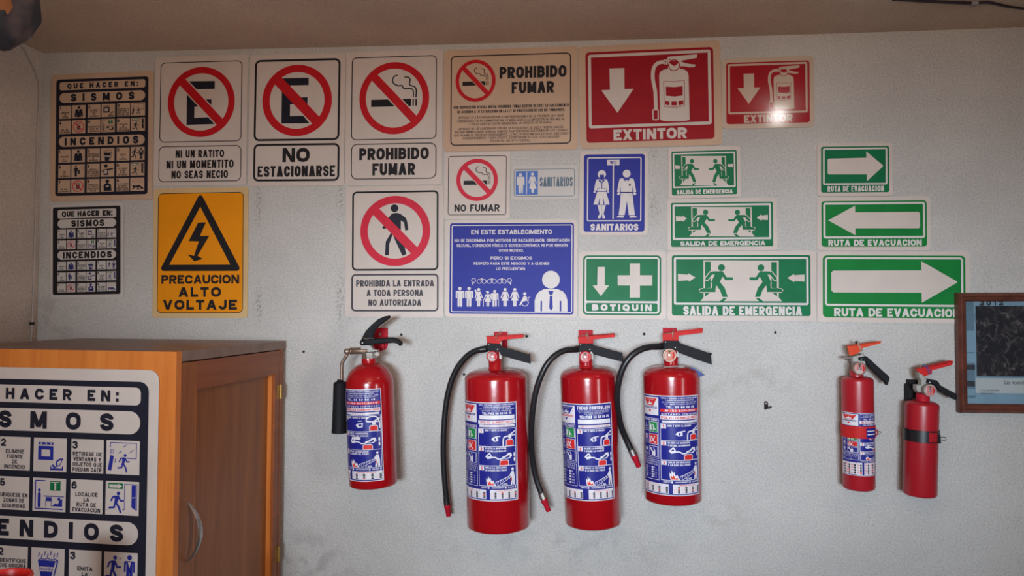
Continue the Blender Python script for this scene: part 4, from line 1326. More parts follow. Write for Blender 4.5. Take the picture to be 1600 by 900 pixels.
# the plate above is laid out flat: stand it the right way round
tb = cab.children[-1] if cab.children else None
for o in COL.objects:
    if o.name.startswith('top_board'):
        for v in o.data.vertices: v.co = Vector((v.co.x, v.co.z, -v.co.y))
        o.data.flip_normals()
        o.data.materials.append(MATS['wood_rail'])
        for p in o.data.polygons:
            if abs(p.normal.z) < .5: p.material_index = 1 if p.normal.x > .4 else 0
def loc(x, y): return loc_x(CM, x, y, 0)
part('front_panel', lambda mb: bx(mb, -CW, 0, 0, FT, 0, zt-.0005, 'wood_amber'))
part('side_panel', lambda mb: bx(mb, -CW, -CW+.018, FT, CD, 0, zc, 'wood_door'))
part('rear_panel', lambda mb: bx(mb, -CW+.018, -.004, CD-.010, CD, 0, zc, 'wood_door'))
part('bottom_board', lambda mb: bx(mb, -CW+.018, -.026, FT, CD-.010, 0.06, 0.08, 'wood_door'))
part('shelf', lambda mb: bx(mb, -CW+.018, -.03, FT, CD-.010, 0.80, 0.818, 'wood_door'))
part('hinge_post', lambda mb: bx(mb, -.024, 0, CD-.024, CD-.0101, 0.0, zc, 'wood_rail'))
y0, y1 = FT+.002, CD-.027
zr = (loc(281, 616).z + loc(426, 584).z)/2
ys = loc(429, 700).y
door = None
mb = MB()
mb.box(-.022, -.001, y0, y0+.055, .03, zc-.003, 'wood_door')
mb.box(-.022, -.001, ys, y1, .03, zc-.003, 'wood_rail')
mb.box(-.022, -.001, y0+.055, ys, zr, zc-.003, 'wood_rail')
mb.box(-.022, -.001, y0+.055, ys, .03, .11, 'wood_rail')
door = mb.build('door', cab)
mb = MB(); mb.box(-.021, -.017, y0+.055, ys, .11, zr, 'wood_door'); mb.build('door_panel', door)
mb = MB()
mb.box(-.017, -.0055, ys-.009, ys, .11, zr, 'wood_amber')  # light on the recess edge, put into the wood as amber
mb.box(-.017, -.0055, y0+.055, y0+.064, .11, zr, 'wood_amber')
mb.build('beading', door)
h0 = loc(291, 786); h1 = loc(292, 877)
mb = MB()
yh = (h0.y+h1.y)/2
pts = []
for i in range(25):
    t = i/24
    pts.append((0.001+.031*math.sin(PI*t)**.75, yh, h0.z + (h1.z-h0.z)*t))
n = len(pts); vv, ff = [], []
for i, p in enumerate(pts):
    wv = .0035 + .0045*math.sin(PI*i/24)
    for (dx, dy) in ((.0025, -wv*.55), (.0032, 0), (.0025, wv*.55), (0, wv), (-.0022, wv*.5), (-.0022, -wv*.5), (0, -wv)):
        vv.append((p[0]+dx, p[1]+dy, p[2]))
for i in range(n-1):
    for k in range(7):
        ff.append((i*7+k, i*7+(k+1) % 7, (i+1)*7+(k+1) % 7, (i+1)*7+k))
ff.append(tuple(range(7))[::-1]); ff.append(tuple(range((n-1)*7, n*7)))
mb.add(vv, ff, 'steel', True)
mb.build('handle', door, angle=60)
for (ya, yb) in ((600, 622), (848, 872)):
    za, zb = loc(441, yb).z, loc(441, ya).z
    mb = MB()
    mb.cyl((.003, y1+.0015, za), (.003, y1+.0015, zb), .0035, .0035, 'brass', 12)
    mb.box(-.0008, .0006, y1-.012, y1+.012, za, zb, 'brass')
    mb.build('hinge', cab)

def px_of(p):
    q = CROT.transposed() @ (CM @ Vector(p) - CAM)
    return (800 - FPX*q.x/q.z, 450 + FPX*q.y/q.z)
_tr = loc_y(CM, 249.5, 578.5, -.0012)
_br = loc_y(CM, 243.7, 898, -.0012)
_k = (_tr.z-_br.z)/(898-578.5)              # metres per pixel on the cabinet front
_xr = (_tr.x+_br.x)/2
def crect(l, r, t, b):
    kx, kz = _k*1.12, _k*1.042
    l, r, t, b = _xr-kx*l, _xr-kx*r, _tr.z-kz*t, _tr.z-kz*b
    return [px_of((l, -.0012, t)), px_of((r, -.0012, t)), px_of((r, -.0012, b)), px_of((l, -.0012, b))]
PICTO_INK[0] = 'ink_blue'
board('biggest QUE HACER EN board, fixed to the amber front of the cabinet', (0, 0, 1.0), crect(391, 0, 0, 483),
      crect(372.5, 15, 18, 461), 443.5/357*1.042/1.12,
      (((.020, .081), (.1016, .18), (.4786, .557)), ((.202, .318), (.341, .456), (.582, .697), (.72, .835), (.858, .973))),
      ((.035, .172), (.186, .325), (.348, .485), (.501, .648), (.668, .81), (.822, .966)), ((.134, .871), (.092, .851), (.059, .902)), 40, r=13, M=CM, hmax=1.16)

# ------------------------------------------------------------------ fire extinguishers
def label_art(R, th0, th1, zb, zt, opt, parent, name='label'):
    W = R*(th1-th0); Hh = zt-zb
    A = Art(np.array([[W/1000, 0, 0], [0, -Hh/1000, Hh], [0, 0, 1.0]]))
    A.grp = name
    B, Wt, Rd, Gn = 'label_blue', 'label_white', 'label_red', 'label_green'
    def wide(x0, y0, x1, y1, m, lay): A.rect(x0, y0, x1, y1, m, lay, nx=max(1, int((x1-x0)/40)))
    def frame(x0, y0, x1, y1, l, m, lay):
        k = l*W/Hh
        wide(x0, y0, x1, y0+k, m, lay); wide(x0, y1-k, x1, y1, m, lay)
        A.rect(x0, y0+k, x0+l, y1-k, m, lay); A.rect(x1-l, y0+k, x1, y1-k, m, lay)
    wide(0, 0, 1000, 1000, Wt, 1)
    wide(14, 9, 986, 991, B, 2)
    c = opt['split']                         # where the narrow left column ends
    L0, L1, R0, R1 = 30, c-16, c+16, 974
    tri = opt.get('tri', Rd)
    # emblem: white panel with an inverted triangle and a flame
    wide(L0, 22, L1, 205, Wt, 3)
    xm = (L0+L1)/2; hw = (L1-L0)*.42
    A.poly([(xm-hw, 34), (xm+hw, 34), (xm+hw*.5, 110), (xm-hw*.5, 110)], tri, 4)
    A.poly([(xm-hw*.38, 100), (xm-hw*.34, 74), (xm-hw*.18, 88), (xm-hw*.02, 56), (xm+hw*.16, 86), (xm+hw*.34, 72), (xm+hw*.38, 100)], Wt, 5)
    A.text('FUEGO', xm-hw*.55, xm+hw*.55, 42, 54, Wt, 5, .03)
    A.rect(xm-hw, 118, xm+hw, 138, B if tri == Rd else Rd, 4, 4)
    A.text('CONTROLADO', xm-hw*.92, xm+hw*.92, 121, 135, Wt, 5, .04)
    A.poly([(xm-hw*.22, 150), (xm+hw*.22, 150), (xm, 180)], tri, 4)
    # heading lines
    for (t, y0, y1, f, o, m) in opt['head']:
        mid = (R0+R1)/2; half = (R1-R0)/2*f
        if m == 'redbar':
            wide(R0-4, y0-6, R1, y1+6, Rd, 3); A.text(t, mid-half, mid+half, y0, y1, Wt, 4, o)
        elif m == 'whitebar':
            wide(R0+(R1-R0)*.03, y0, R1-(R1-R0)*.03, y1, Wt, 3)
            if t: A.text(t, mid-half, mid+half, y0+7, y1-7, Rd, 4, o)
        elif m == 'outline':
            wide(R0-4, y0-8, R1, y1+8, Wt, 3); A.text(t, mid-half, mid+half, y0, y1, Rd, 4, o)
        else: A.text(t, mid-half, mid+half, y0, y1, Wt, 3, o)
    # left column: kinds of fire
    ya, yb = opt.get('kinds', (235, 640))
    frame(L0, ya, L1, yb, 6, Wt, 3)
    A.text('TIPO DE FUEGO', L0+20, L1-20, ya+10, ya+28, Wt, 3, .04)
    st = (yb-ya-36)/3
    for i, (ch, m) in enumerate((('A', Gn), ('B', Rd), ('C', B))):
        y = ya+36+i*st
        x0 = L0+(L1-L0)*.42
        A.rect(x0, y, L1-16, y+st*.86, Wt, 4, 5); A.rect(x0+8, y+4, L1-24, y+st*.86-4, m, 5, 5)
        xx = L0+(L1-L0)*.2
        if ch == 'A': A.poly([(xx-26, y+st*.5), (xx+26, y+st*.5), (xx, y+st*.08)], Wt, 3)
        elif ch == 'B': A.rect(xx-24, y+st*.08, xx+24, y+st*.5, Wt, 3)
        else: A.ell(xx, y+st*.3, 28, 28*W/Hh, Wt, 3, 20)
        A.text(ch, xx-11, xx+11, y+st*.2, y+st*.44, B if ch != 'B' else Rd, 4, .04)
        for q in (0, 1): A.text(('SOLIDOS', 'LIQUIDOS', 'EQUIPO')[i] if q == 0 else ('COMUNES', 'GASES', 'ELECTRICO')[i], xx-46, xx+50, y+st*(.58+.15*q), y+st*(.67+.15*q), Wt, 3, .015)
        if i == 0:
            A.poly([(x0+24, y+st*.7), (x0+24, y+st*.25), (x0+40, y+st*.15), (x0+56, y+st*.3), (x0+60, y+st*.7)], Wt, 6); A.curve([(x0+90, y+st*.7), (x0+95, y+st*.4), (x0+80, y+st*.25)], 14, Wt, 6)
            A.line([(x0+95, y+st*.45), (x0+130, y+st*.65)], 10, Wt, 6)
        elif i == 1:
            A.curve([(x0+25, y+st*.65), (x0+50, y+st*.2), (x0+80, y+st*.5), (x0+110, y+st*.2)], 12, Wt, 6); A.curve([(x0+40, y+st*.7), (x0+70, y+st*.55), (x0+125, y+st*.7)], 10, Wt, 6)
        else:
            A.line([(x0+30, y+st*.2), (x0+75, y+st*.5), (x0+70, y+st*.7)], 22, Wt, 6); A.ell(x0+100, y+st*.6, 22, 30, Wt, 6, 16); A.line([(x0+90, y+st*.15), (x0+118, y+st*.4)], 9, Wt, 6)
    y0, y1 = yb+14, opt.get('cap', 855)
    frame(L0, y0, L1, y1, 6, Wt, 3)
    A.text('CAPACIDAD', L0+26, L1-26, y0+14, y0+30, Wt, 3, .03); A.text('NETA EN KG.', L0+26, L1-26, y0+38, y0+54, Wt, 3, .03)
    n = 5
    for i in range(n):
        y = y0+72+i*(y1-y0-84)/n
        for (xx, t) in ((L0+(L1-L0)*.12, ('.5', '1', '2', '4.5', '6')[i]), (L0+(L1-L0)*.56, ('9', '12', '34', '50', '70')[i])):
            A.rect(xx, y, xx+(L1-L0)*.12, y+(y1-y0-84)/n*.6, Wt, 3)
            A.text(t, xx+(L1-L0)*.16, xx+(L1-L0)*(.16+.07*len(t)), y+2, y+(y1-y0-84)/n*.55, Wt, 3, .03)
    # three steps
    S = opt['steps']
    steps = (('1', ('GIRE Y QUITE EL SEGURO',)), ('2', ('SUJETE LA MANGUERA', 'Y OPRIMA LAS MANIJAS')), ('3', ('DIRIJA LA DESCARGA', 'A LA BASE DEL FUEGO')))
    asp = W/Hh
    for i, (nm, tl) in enumerate(steps):
        a, b = S[i], S[i+1]; h = b-a
        frame(R0-6, a, R1, b+4, 7, Wt, 3)
        A.rect(R0+4, a+8, R0+80, a+8+42, Wt, 4, 2); A.text(nm, R0+28, R0+56, a+13, a+45, Rd, 5, .045)
        for q, t in enumerate(tl): A.text(t, R0+100, R0+100+(330 if i else 350)*(R1-R0)/600, a+12+q*26, a+30+q*26, Wt, 4, .035)
        X = lambda x: R0+(R1-R0)*x
        Y = lambda y: a+h*y
        if i == 0 and not opt.get('horn'):
            A.curve([(X(.36), Y(.62)), (X(.42), Y(.5)), (X(.58), Y(.44))], 10, Wt, 4); A.poly([(X(.4), Y(.5)), (X(.5), Y(.47)), (X(.5), Y(.72)), (X(.42), Y(.74)), (X(.36), Y(.62))], Wt, 4)
            for q in (.55, .62, .69): A.line([(X(.46), Y(q)), (X(.52), Y(q))], 7, Wt, 4)
            A.poly([(X(.42), Y(.55)), (X(.47), Y(.53)), (X(.47), Y(.68)), (X(.43), Y(.68))], B, 5)
        elif i == 0:
            A.line([(X(.45), Y(.34)), (X(.55), Y(.34))], 10, Wt, 4); A.poly([(X(.42), Y(.5)), (X(.58), Y(.46)), (X(.56), Y(.74)), (X(.44), Y(.76)), (X(.38), Y(.62))], Wt, 4); A.poly([(X(.45), Y(.56)), (X(.54), Y(.54)), (X(.53), Y(.68)), (X(.46), Y(.68))], B, 5)
        if i == 0:
            A.poly([(X(.72), Y(.98)), (X(.72), Y(.7)), (X(.76), Y(.62)), (X(.89), Y(.62)), (X(.93), Y(.7)), (X(.93), Y(.98))], Wt, 4)
            A.poly([(X(.735), Y(.96)), (X(.735), Y(.72)), (X(.77), Y(.66)), (X(.88), Y(.66)), (X(.915), Y(.72)), (X(.915), Y(.96))], Rd, 5)
            A.poly([(X(.79), Y(.6)), (X(.87), Y(.6)), (X(.87), Y(.44)), (X(.79), Y(.44))], Wt, 4)
            A.line([(X(.8), Y(.42)), (X(.97), Y(.2))], 15, Wt, 4); A.line([(X(.84), Y(.42)), (X(.99), Y(.4))], 13, Wt, 4)
            A.curve([(X(.79), Y(.46)), (X(.68), Y(.5)), (X(.65), Y(.7)), (X(.65), Y(.96))] if not opt.get('horn') else [(X(.8), Y(.4)), (X(.66), Y(.36)), (X(.7), Y(.12)), (X(.88), Y(.1)), (X(.96), Y(.4)), (X(.97), Y(.8))], 16, Wt, 4)
        elif i == 1:
            if opt.get('horn'):
                A.poly([(X(.24), Y(.32)), (X(.46), Y(.28)), (X(.5), Y(.34)), (X(.5), Y(.42)), (X(.46), Y(.46)), (X(.24), Y(.42))], Wt, 4)
            A.curve([(X(.2), Y(.54)), (X(.26), Y(.42)), (X(.3), Y(.38)), (X(.34), Y(.52))], 15, Wt, 4)
            A.poly([(X(.2), Y(.54)), (X(.34), Y(.5)), (X(.34), Y(.62)), (X(.24), Y(.66))], Wt, 4)
            A.curve([(X(.34), Y(.57)), (X(.44), Y(.57)), (X(.52), Y(.66)), (X(.62), Y(.64))], 15, Wt, 4)
            A.poly([(X(.6), Y(.64)), (X(.62), Y(.54)), (X(.7), Y(.5)), (X(.78), Y(.36)), (X(.86), Y(.36)), (X(.88), Y(.54)), (X(.8), Y(.66))], Wt, 4)
            A.poly([(X(.66), Y(.6)), (X(.72), Y(.56)), (X(.8), Y(.46)), (X(.83), Y(.56)), (X(.76), Y(.62))], B, 5)
            A.poly([(X(.55), Y(1.0)), (X(.55), Y(.76)), (X(.6), Y(.7)), (X(.75), Y(.7)), (X(.79), Y(.76)), (X(.79), Y(1.0))], Wt, 4)
            A.poly([(X(.565), Y(.985)), (X(.565), Y(.78)), (X(.61), Y(.74)), (X(.74), Y(.74)), (X(.775), Y(.78)), (X(.775), Y(.985))], Rd, 5)
            A.line([(X(.95), Y(.4)), (X(.95), Y(.52))], 22, Wt, 4); A.line([(X(.95), Y(.66)), (X(.95), Y(.78))], 22, Wt, 4)
        else:
            fl = [(.22, .98), (.2, .78), (.2, .6), (.24, .72), (.25, .5), (.29, .68), (.3, .56), (.34, .78), (.38, .72), (.42, .92), (.46, .98)]
            A.poly([(X(x), Y(y)) for x, y in fl], Wt, 4)
            A.poly([(X(.24), Y(.96)), (X(.23), Y(.76)), (X(.27), Y(.84)), (X(.29), Y(.72)), (X(.33), Y(.9)), (X(.38), Y(.86)), (X(.4), Y(.96))], 'ink_orange', 5)
            for q in range(7):
                t = q/6
                A.line([(X(.42+.4*t), Y(.98-.38*t)), (X(.46+.38*t), Y(.8-.28*t))], 5, Wt, 4)
            A.line([(X(.44), Y(.82)), (X(.84), Y(.5))], 6, Wt, 4); A.line([(X(.5), Y(.98)), (X(.84), Y(.6))], 6, Wt, 4)
            A.ell(X(.89), Y(.2), 20, 20*asp, Wt, 4, 16)
            A.poly([(X(.86), Y(.3)), (X(.92), Y(.3)), (X(.95), Y(.6)), (X(.95), Y(.98)), (X(.9), Y(.98)), (X(.9), Y(.7)), (X(.87), Y(.98)), (X(.83), Y(.98)), (X(.85), Y(.56)), (X(.8), Y(.5))], Wt, 4)
            A.rect(X(.845), Y(.6), X(.865), Y(.8), Rd, 5)
            A.text('2 MS.', X(.6), X(.76), Y(.88), Y(.98), Wt, 4, .03)
    # small print and two service tables
    ft = S[3]+12
    for (x0, x1, t) in ((.05, .22, 'NUEVO'), (.34, .66, 'MANTENIMIENTO'), (.76, .93, 'RECARGA')):
        A.text(t, R0+(R1-R0)*x0, R0+(R1-R0)*x1, ft, ft+14, Wt, 3, .03)
        A.rect(R0+(R1-R0)*(x1+.02), ft-2, R0+(R1-R0)*(x1+.055), ft+18, Wt, 3)
    t0, t1 = ft+28, 980
    xs = opt.get('tab', (30, c+120, c+180, 974))
    for (x0, x1, t) in ((xs[0], xs[1], opt['t1']), (xs[2], xs[3], opt['t2'])):
        wide(x0, t0, x1, t1, Wt, 3)
        A.text(t, x0+(x1-x0)*.2, x0+(x1-x0)*.8, t0+5, t0+18, Rd, 4, .035)
        for i in range(4):
            for j in range(4):
                xx = x0+(x1-x0)*(.03+.25*j); yy = t0+26+i*(t1-t0-30)/4
                A.text('20%02d' % (4+i+4*j) if x0 > 100 else ('ENE', 'ABR', 'JUL', 'OCT', 'FEB', 'MAY', 'AGO', 'NOV', 'MAR', 'JUN', 'SEP', 'DIC', 'ENE', 'ABR', 'JUL', 'OCT')[i+4*j], xx, xx+(x1-x0)*.11, yy+4, yy+(t1-t0-30)/4*.62, Rd, 4, .02)
                A.rect(xx+(x1-x0)*.13, yy, xx+(x1-x0)*.2, yy+(t1-t0-30)/4*.82, Rd if (i*5+j*3) % 11 == opt.get('punch', 4) else 'ink_navy', 4)
    def fn(u, v, w):
        t = th0+u/R
        return ((R+w)*math.sin(t), -(R+w)*math.cos(t), zb+v)
    A.build(fn, parent, 0.0002, step=0.00013, clipw=R*.06)

HEAD_TOP = [('VENTA Y RECARGA A EQUIPO CONTRA INCENDIO', 18, 32, .97, .03, ''), ('Y EQUIPO DE SEGURIDAD INDUSTRIAL', 40, 53, .74, .03, ''),
            ('AV. TLAHUAC NUM. 6305 COL. SAN JUAN', 61, 73, .92, .03, ''), ('C.P. 13270 TLAHUAC, MEXICO D.F.', 80, 92, .8, .03, '')]

def frame_axis(p_top, p_bot, Y):
    a, b = at_y(p_top[0], p_top[1], Y), at_y(p_bot[0], p_bot[1], Y)
    d = (a-b).normalized()
    R = Matrix(((d.z, 0, d.x), (0, 1, 0), (-d.x, 0, d.z))).to_4x4()
    return a, b, d, R

class Ext:
    """hangs a cylinder on the wall from pixel measurements: axis, radius and the heights of its profile"""
    def __init__(s, label, ax_top, ax_bot, wpx, y_neck, y_shoulder, y_bottom, gap, group):
        s.Y = -0.09
        for _ in range(4):
            e = at_y(ax_top[0]+wpx/2, 700, s.Y) - at_y(ax_top[0]-wpx/2, 700, s.Y)
            s.R = e.length/2*0.997
            s.Y = -(s.R+gap)
        a, b, d, Rm = frame_axis(ax_top, ax_bot, s.Y)
        zfront = at_y(ax_bot[0], y_bottom, s.Y-s.R*0.93).z
        base = b + d*((zfront-b.z)/d.z)
        s.M = Matrix.Translation(base) @ Rm
        s.I = s.M.inverted()
        s.root = empty('fire_extinguisher', s.M, label, 'fire extinguisher', group)
        s.zn = s.L(ax_top[0], y_neck).z
        s.zs = s.L(ax_top[0], y_shoulder).z
        s.ax = ax_top
    def L(s, x, y, dY=0.0):
        return s.I @ at_y(x, y, s.Y+dY)
    def LW(s, x, y, Y):
        return s.I @ at_y(x, y, Y)
    def front(s, x, y):
        return s.I @ at_y(x, y, s.Y-s.R)
    def body(s, m, rn, dome=2.0, foot=.006, neck_top=None, neck_m=None):
        R = s.R; h = s.zn-s.zs
        prof = [(0, .004), (R*.8, .004), (R*.86, 0), (R-foot, 0), (R-foot*.3, foot*.3), (R, foot), (R, s.zs)]
        n = 14
        for k in range(1, n+1):
            t = k/n*PI/2
            r = rn + (R-rn)*max(0.0, math.cos(t))**(2/dome); z = s.zs + h*math.sin(t)**(2/dome)
            prof.append((r, z))
        prof.append((0, s.zn+.001))
        mb = MB(); mb.lathe(prof, (0, 0, 0), (0, 0, 1), m, 128)
        return mb.build('cylinder', s.root, angle=50)
    def plate(s, mb, pts, crop, dY, thick, m, bev=.0012):
        x0, y0, k = crop
        P = [s.L(x0+p[0]/k, y0+p[1]/k, dY) for p in pts]
        yc = P[0].y
        mb.plate([(p.x, p.z) for p in P], yc-thick/2, yc+thick/2, m, bev)
    def pt(s, crop, p, dY):
        return s.L(crop[0]+p[0]/crop[2], crop[1]+p[1]/crop[2], dY)

def gauge(e, crop, c, r, ring, dial, wedge):
    p = e.pt(crop, c, -.03)
    rr = (e.pt(crop, (c[0]+r, c[1]), -.03)-p).length
    mb = MB(); mb.lathe([(0, .0), (rr*.96, 0), (rr, -.003), (rr, -.011), (rr*.97, -.0125), (rr*.86, -.0125), (rr*.84, -.0105), (0, -.0105)], (p.x, p.y+.012, p.z), (0, 1, 0), ring, 32)
    mb.cyl((p.x, p.y+.03, p.z), (p.x, p.y+.0115, p.z), rr*.32, rr*.32, 'steel', 16)
    g = mb.build('pressure_gauge', e.root, angle=30)
    mb = MB()
    yb = p.y+.0012
    n = 40
    vv = [(p.x+rr*.83*math.cos(2*PI*i/n), yb, p.z+rr*.83*math.sin(2*PI*i/n)) for i in range(n)]
    mb.add(vv, [tuple(range(n))], dial)
    # arc of coloured zones and a pale wedge
    def arc(a0, a1, r0, r1, m, dy):
        q = 14; v = []
        for i in range(q+1):
            a = math.radians(a0+(a1-a0)*i/q)
            v += [(p.x+rr*r0*math.cos(a), yb-dy, p.z+rr*r0*math.sin(a)), (p.x+rr*r1*math.cos(a), yb-dy, p.z+rr*r1*math.sin(a))]
        mb.add(v, [(2*i+1, 2*i, 2*i+2, 2*i+3) if a1 > a0 else (2*i, 2*i+1, 2*i+3, 2*i+2) for i in range(q)], m)
    if wedge: arc(225, 315, .25, .78, 'dial_white', .0002)
    arc(315, 405, .5, .72, 'red_paint', .0003); arc(70, 110, .5, .72, 'ink_green', .0003); arc(135, 225, .5, .72, 'dial_white', .0003)
    mb.build('dial', g)
    mb = MB()
    mb.plate([(p.x-.0008, p.z-.002), (p.x+.0008, p.z-.002), (p.x+.0004, p.z+rr*.62), (p.x-.0004, p.z+rr*.62)], yb-.0011, yb-.0007, 'ink_black')
    mb.lathe([(0, -.0022), (rr*.17, -.0018), (rr*.2, -.0008), (rr*.2, 0)], (p.x, yb, p.z), (0, 1, 0), 'steel', 16)
    mb.build('needle', g)
    return g

def hose(e, crop, pts, rad, ferr_a, ferr_b, noz, dys, metal_a=True, metal_b=True):
    """pts: pixel path; ferr_a / ferr_b: (p, q) spans of the crimped sleeves; noz: (p, q) of the red nozzle tip"""
    n = len(pts)
    d = lambda i: dys[0]+(dys[1]-dys[0])*(i/(n-1)) - (dys[2] if len(dys) > 2 else 0)*math.sin(PI*min(1, i/(n-1)*1.15))
    P = [e.pt(crop, p, d(i)) for i, p in enumerate(pts)]
    mb = MB(); mb.tube(P, rad, 'black_rubber', 16, 8)
    h = mb.build('hose', e.root, angle=60)
    for (sp, dy, met) in ((ferr_a, dys[0], metal_a), (ferr_b, dys[1], metal_b)):
        if sp:
            mb = MB(); mb.cyl(e.pt(crop, sp[0], dy), e.pt(crop, sp[1], dy), rad*1.12, rad*1.12, 'steel' if met else 'black_rubber', 20, .001)
            mb.build('ferrule', h)
    a, b = e.pt(crop, noz[0], dys[1]), e.pt(crop, noz[1], dys[1])
    v = b-a; L = v.length
    mb = MB(); mb.lathe([(0, 0), (rad*1.12, 0), (rad*1.15, L*.08), (rad*1.12, L*.3), (rad*.92, L*.4), (rad*.86, L*.97), (rad*.8, L), (rad*.5, L), (rad*.5, L*.85), (0, L*.85)], a, v, 'red_dark', 20)
    mb.build('nozzle_tip', h)
    return h

def dry_valve(e, crop, lever, grip, rivets, g, gr, neck, dial, wedge, pin, red='red_paint'):
    """the head shared by the three big dry powder extinguishers; neck = (x0, x1, y_top, y_bottom)"""
    nl, nr = e.pt(crop, (neck[0], neck[3]), 0), e.pt(crop, (neck[1], neck[3]), 0)
    rn = (nr-nl).length/2
    zt_ = e.pt(crop, (neck[0], neck[2]), 0).z
    xc = (nl.x+nr.x)/2
    mb = MB()
    mb.lathe([(0, e.zn-.004), (rn*1.12, e.zn-.004), (rn*1.1, e.zn+.002), (rn, e.zn+.004), (rn, e.zn+(zt_-e.zn)*.55), (rn*.9, e.zn+(zt_-e.zn)*.6), (rn*.9, zt_), (0, zt_)], (xc, 0, 0), (0, 0, 1), 'red_enamel', 40)
    mb.build('neck', e.root, angle=40)
    lx = [p[0] for p in lever]
    vx0, vx1 = neck[0], neck[1]
    mb = MB()
    top = min(p[1] for p in lever)
    a = e.pt(crop, (vx0+4, max(p[1] for p in lever)-60), 0); b = e.pt(crop, (vx1+4, neck[2]+110), 0)
    mb.box(min(a.x, b.x), max(a.x, b.x), -.009, .009, b.z, a.z, 'aluminium')
    mb.cyl((a.x-.012, 0, (a.z+b.z)/2+.004), (a.x+.002, 0, (a.z+b.z)/2+.004), .0065, .0065, 'black_plastic', 16, .001)
    mb.build('valve', e.root)
    mb = MB()
    for s in (-1, 1): e.plate(mb, lever, crop, s*.0112, .002, red, .0005)
    # folded top of the lever
    P = [e.pt(crop, p, 0) for p in lever]
    t1, t2 = pin['top']
    a, b = e.pt(crop, t1, 0), e.pt(crop, t2, 0)
    mb.add([(a.x, -.0122, a.z), (b.x, -.0122, b.z), (b.x, .0122, b.z), (a.x, .0122, a.z), (a.x, -.0122, a.z-.0018), (b.x, -.0122, b.z-.0018), (b.x, .0122, b.z-.0018), (a.x, .0122, a.z-.0018)],
           [(0, 1, 2, 3), (7, 6, 5, 4), (0, 4, 5, 1), (1, 5, 6, 2), (2, 6, 7, 3), (3, 7, 4, 0)], red)
    mb.build('squeeze_lever', e.root)
    mb = MB()
    for s in (-1, 1): e.plate(mb, grip, crop, s*.0155, .002, 'black_plastic', .0006)
    i0, i1 = pin['grip']
    a, b = e.pt(crop, grip[i0], 0), e.pt(crop, grip[i1], 0)
    mb.add([(a.x, -.0165, a.z), (b.x, -.0165, b.z), (b.x, .0165, b.z), (a.x, .0165, a.z), (a.x, -.0165, a.z+.0018), (b.x, -.0165, b.z+.0018), (b.x, .0165, b.z+.0018), (a.x, .0165, a.z+.0018)],
           [(3, 2, 1, 0), (4, 5, 6, 7), (1, 5, 4, 0), (2, 6, 5, 1), (3, 7, 6, 2), (0, 4, 7, 3)], 'black_plastic')
    gp = mb.build('carry_handle', e.root)
    for r in rivets:
        p = e.pt(crop, r, -.0168)
        mb = MB(); mb.lathe([(0, -.0018), (.0012, -.0015), (.0019, -.0006), (.0019, .0004), (0, .0004)], tuple(p), (0, 1, 0), 'steel', 14)
        mb.build('rivet', gp)
    gauge(e, crop, g, gr, 'red_dark' if dial != 'dial_orange' else 'bronze', dial, wedge)
    mb = MB()
    for path in pin['wires']:
        mb.tube([e.pt(crop, (x, y), dy) for (x, y, dy) in path], .0008, 'wire', 6, 5)
    mb.build('safety_pin', e.root)

def bracket(name, crop, q, label, screws=(), hook=None):
    x0, y0, k = crop
    P = [at_y(x0+p[0]/k, y0+p[1]/k, -.002) for p in q]
    c = sum(P, Vector())/len(P)
    M = Matrix.Translation((c.x, 0, min(p.z for p in P)))
    r = empty(name, M, label, 'bracket', 'red wall brackets for extinguishers')
    I = M.inverted()
    mb = MB(); mb.plate([((I @ p).x, (I @ p).z) for p in P], -.0045, -.0005, 'red_dark', .0008)
    mb.build('back_plate', r)
    if hook:
        a = I @ at_y(x0+hook[0]/k, y0+hook[1]/k, -.004)
        mb = MB()
        for s in (-1, 1): mb.box(a.x+s*.012-.0025, a.x+s*.012+.0025, hook[2], -.0035, a.z-.006, a.z+.006, 'red_dark')
        mb.build('hook', r)
    for sc_ in screws:
        p = I @ at_y(x0+sc_[0]/k, y0+sc_[1]/k, -.005)
        mb = MB(); mb.lathe([(0, -.0022), (.002, -.002), (.0034, -.0008), (.0036, .0002), (0, .0002)], tuple(p), (0, 1, 0), 'steel', 16)
        mb.build('screw', r)
    return r
GX = 'fire extinguishers hanging on the wall'
PU = 0.0004
# ---- A: first of the three large ones, beside the CO2 bottle
eA = Ext('large red dry-powder extinguisher with black hose, first of the three big ones from the cabinet', (775, 590), (779, 823), 97.5, 577, 592, 835.5, .012, GX)
eA.body('red_enamel', .020, 2.3)
CA = (730, 500, 9.0)
dry_valve(eA, CA, [(272, 228), (378, 220), (780, 199), (792, 207), (787, 250), (565, 272), (482, 286), (455, 345), (280, 345)],
          [(278, 322), (462, 334), (482, 372), (868, 485), (886, 500), (896, 622), (876, 612), (640, 548), (470, 492), (455, 448), (440, 448), (288, 436)],
          [(303, 346), (428, 413)], (350, 515), 79, (302, 486, 435, 725), 'dial_pink', True,
          {'top': ((272, 228), (785, 200)), 'grip': (3, 4), 'wires': [[(480, 150, -.015), (440, 200, -.017), (400, 240, -.016), (410, 275, -.015), (450, 280, -.014)], [(395, 190, -.014), (420, 215, -.016), (400, 260, -.016)], [(470, 155, -.012), (480, 180, -.015), (455, 215, -.016)]]})
hose(eA, (680, 500, 2.57), [(212, 116), (185, 118), (150, 130), (118, 155), (85, 200), (60, 262), (44, 340), (35, 440), (33, 540), (38, 640), (48, 744)], .0077,
     ((206, 116), (180, 119)), ((44.5, 715), (48, 744)), ((48, 741), (54, 788)), (0, .05), False, False)
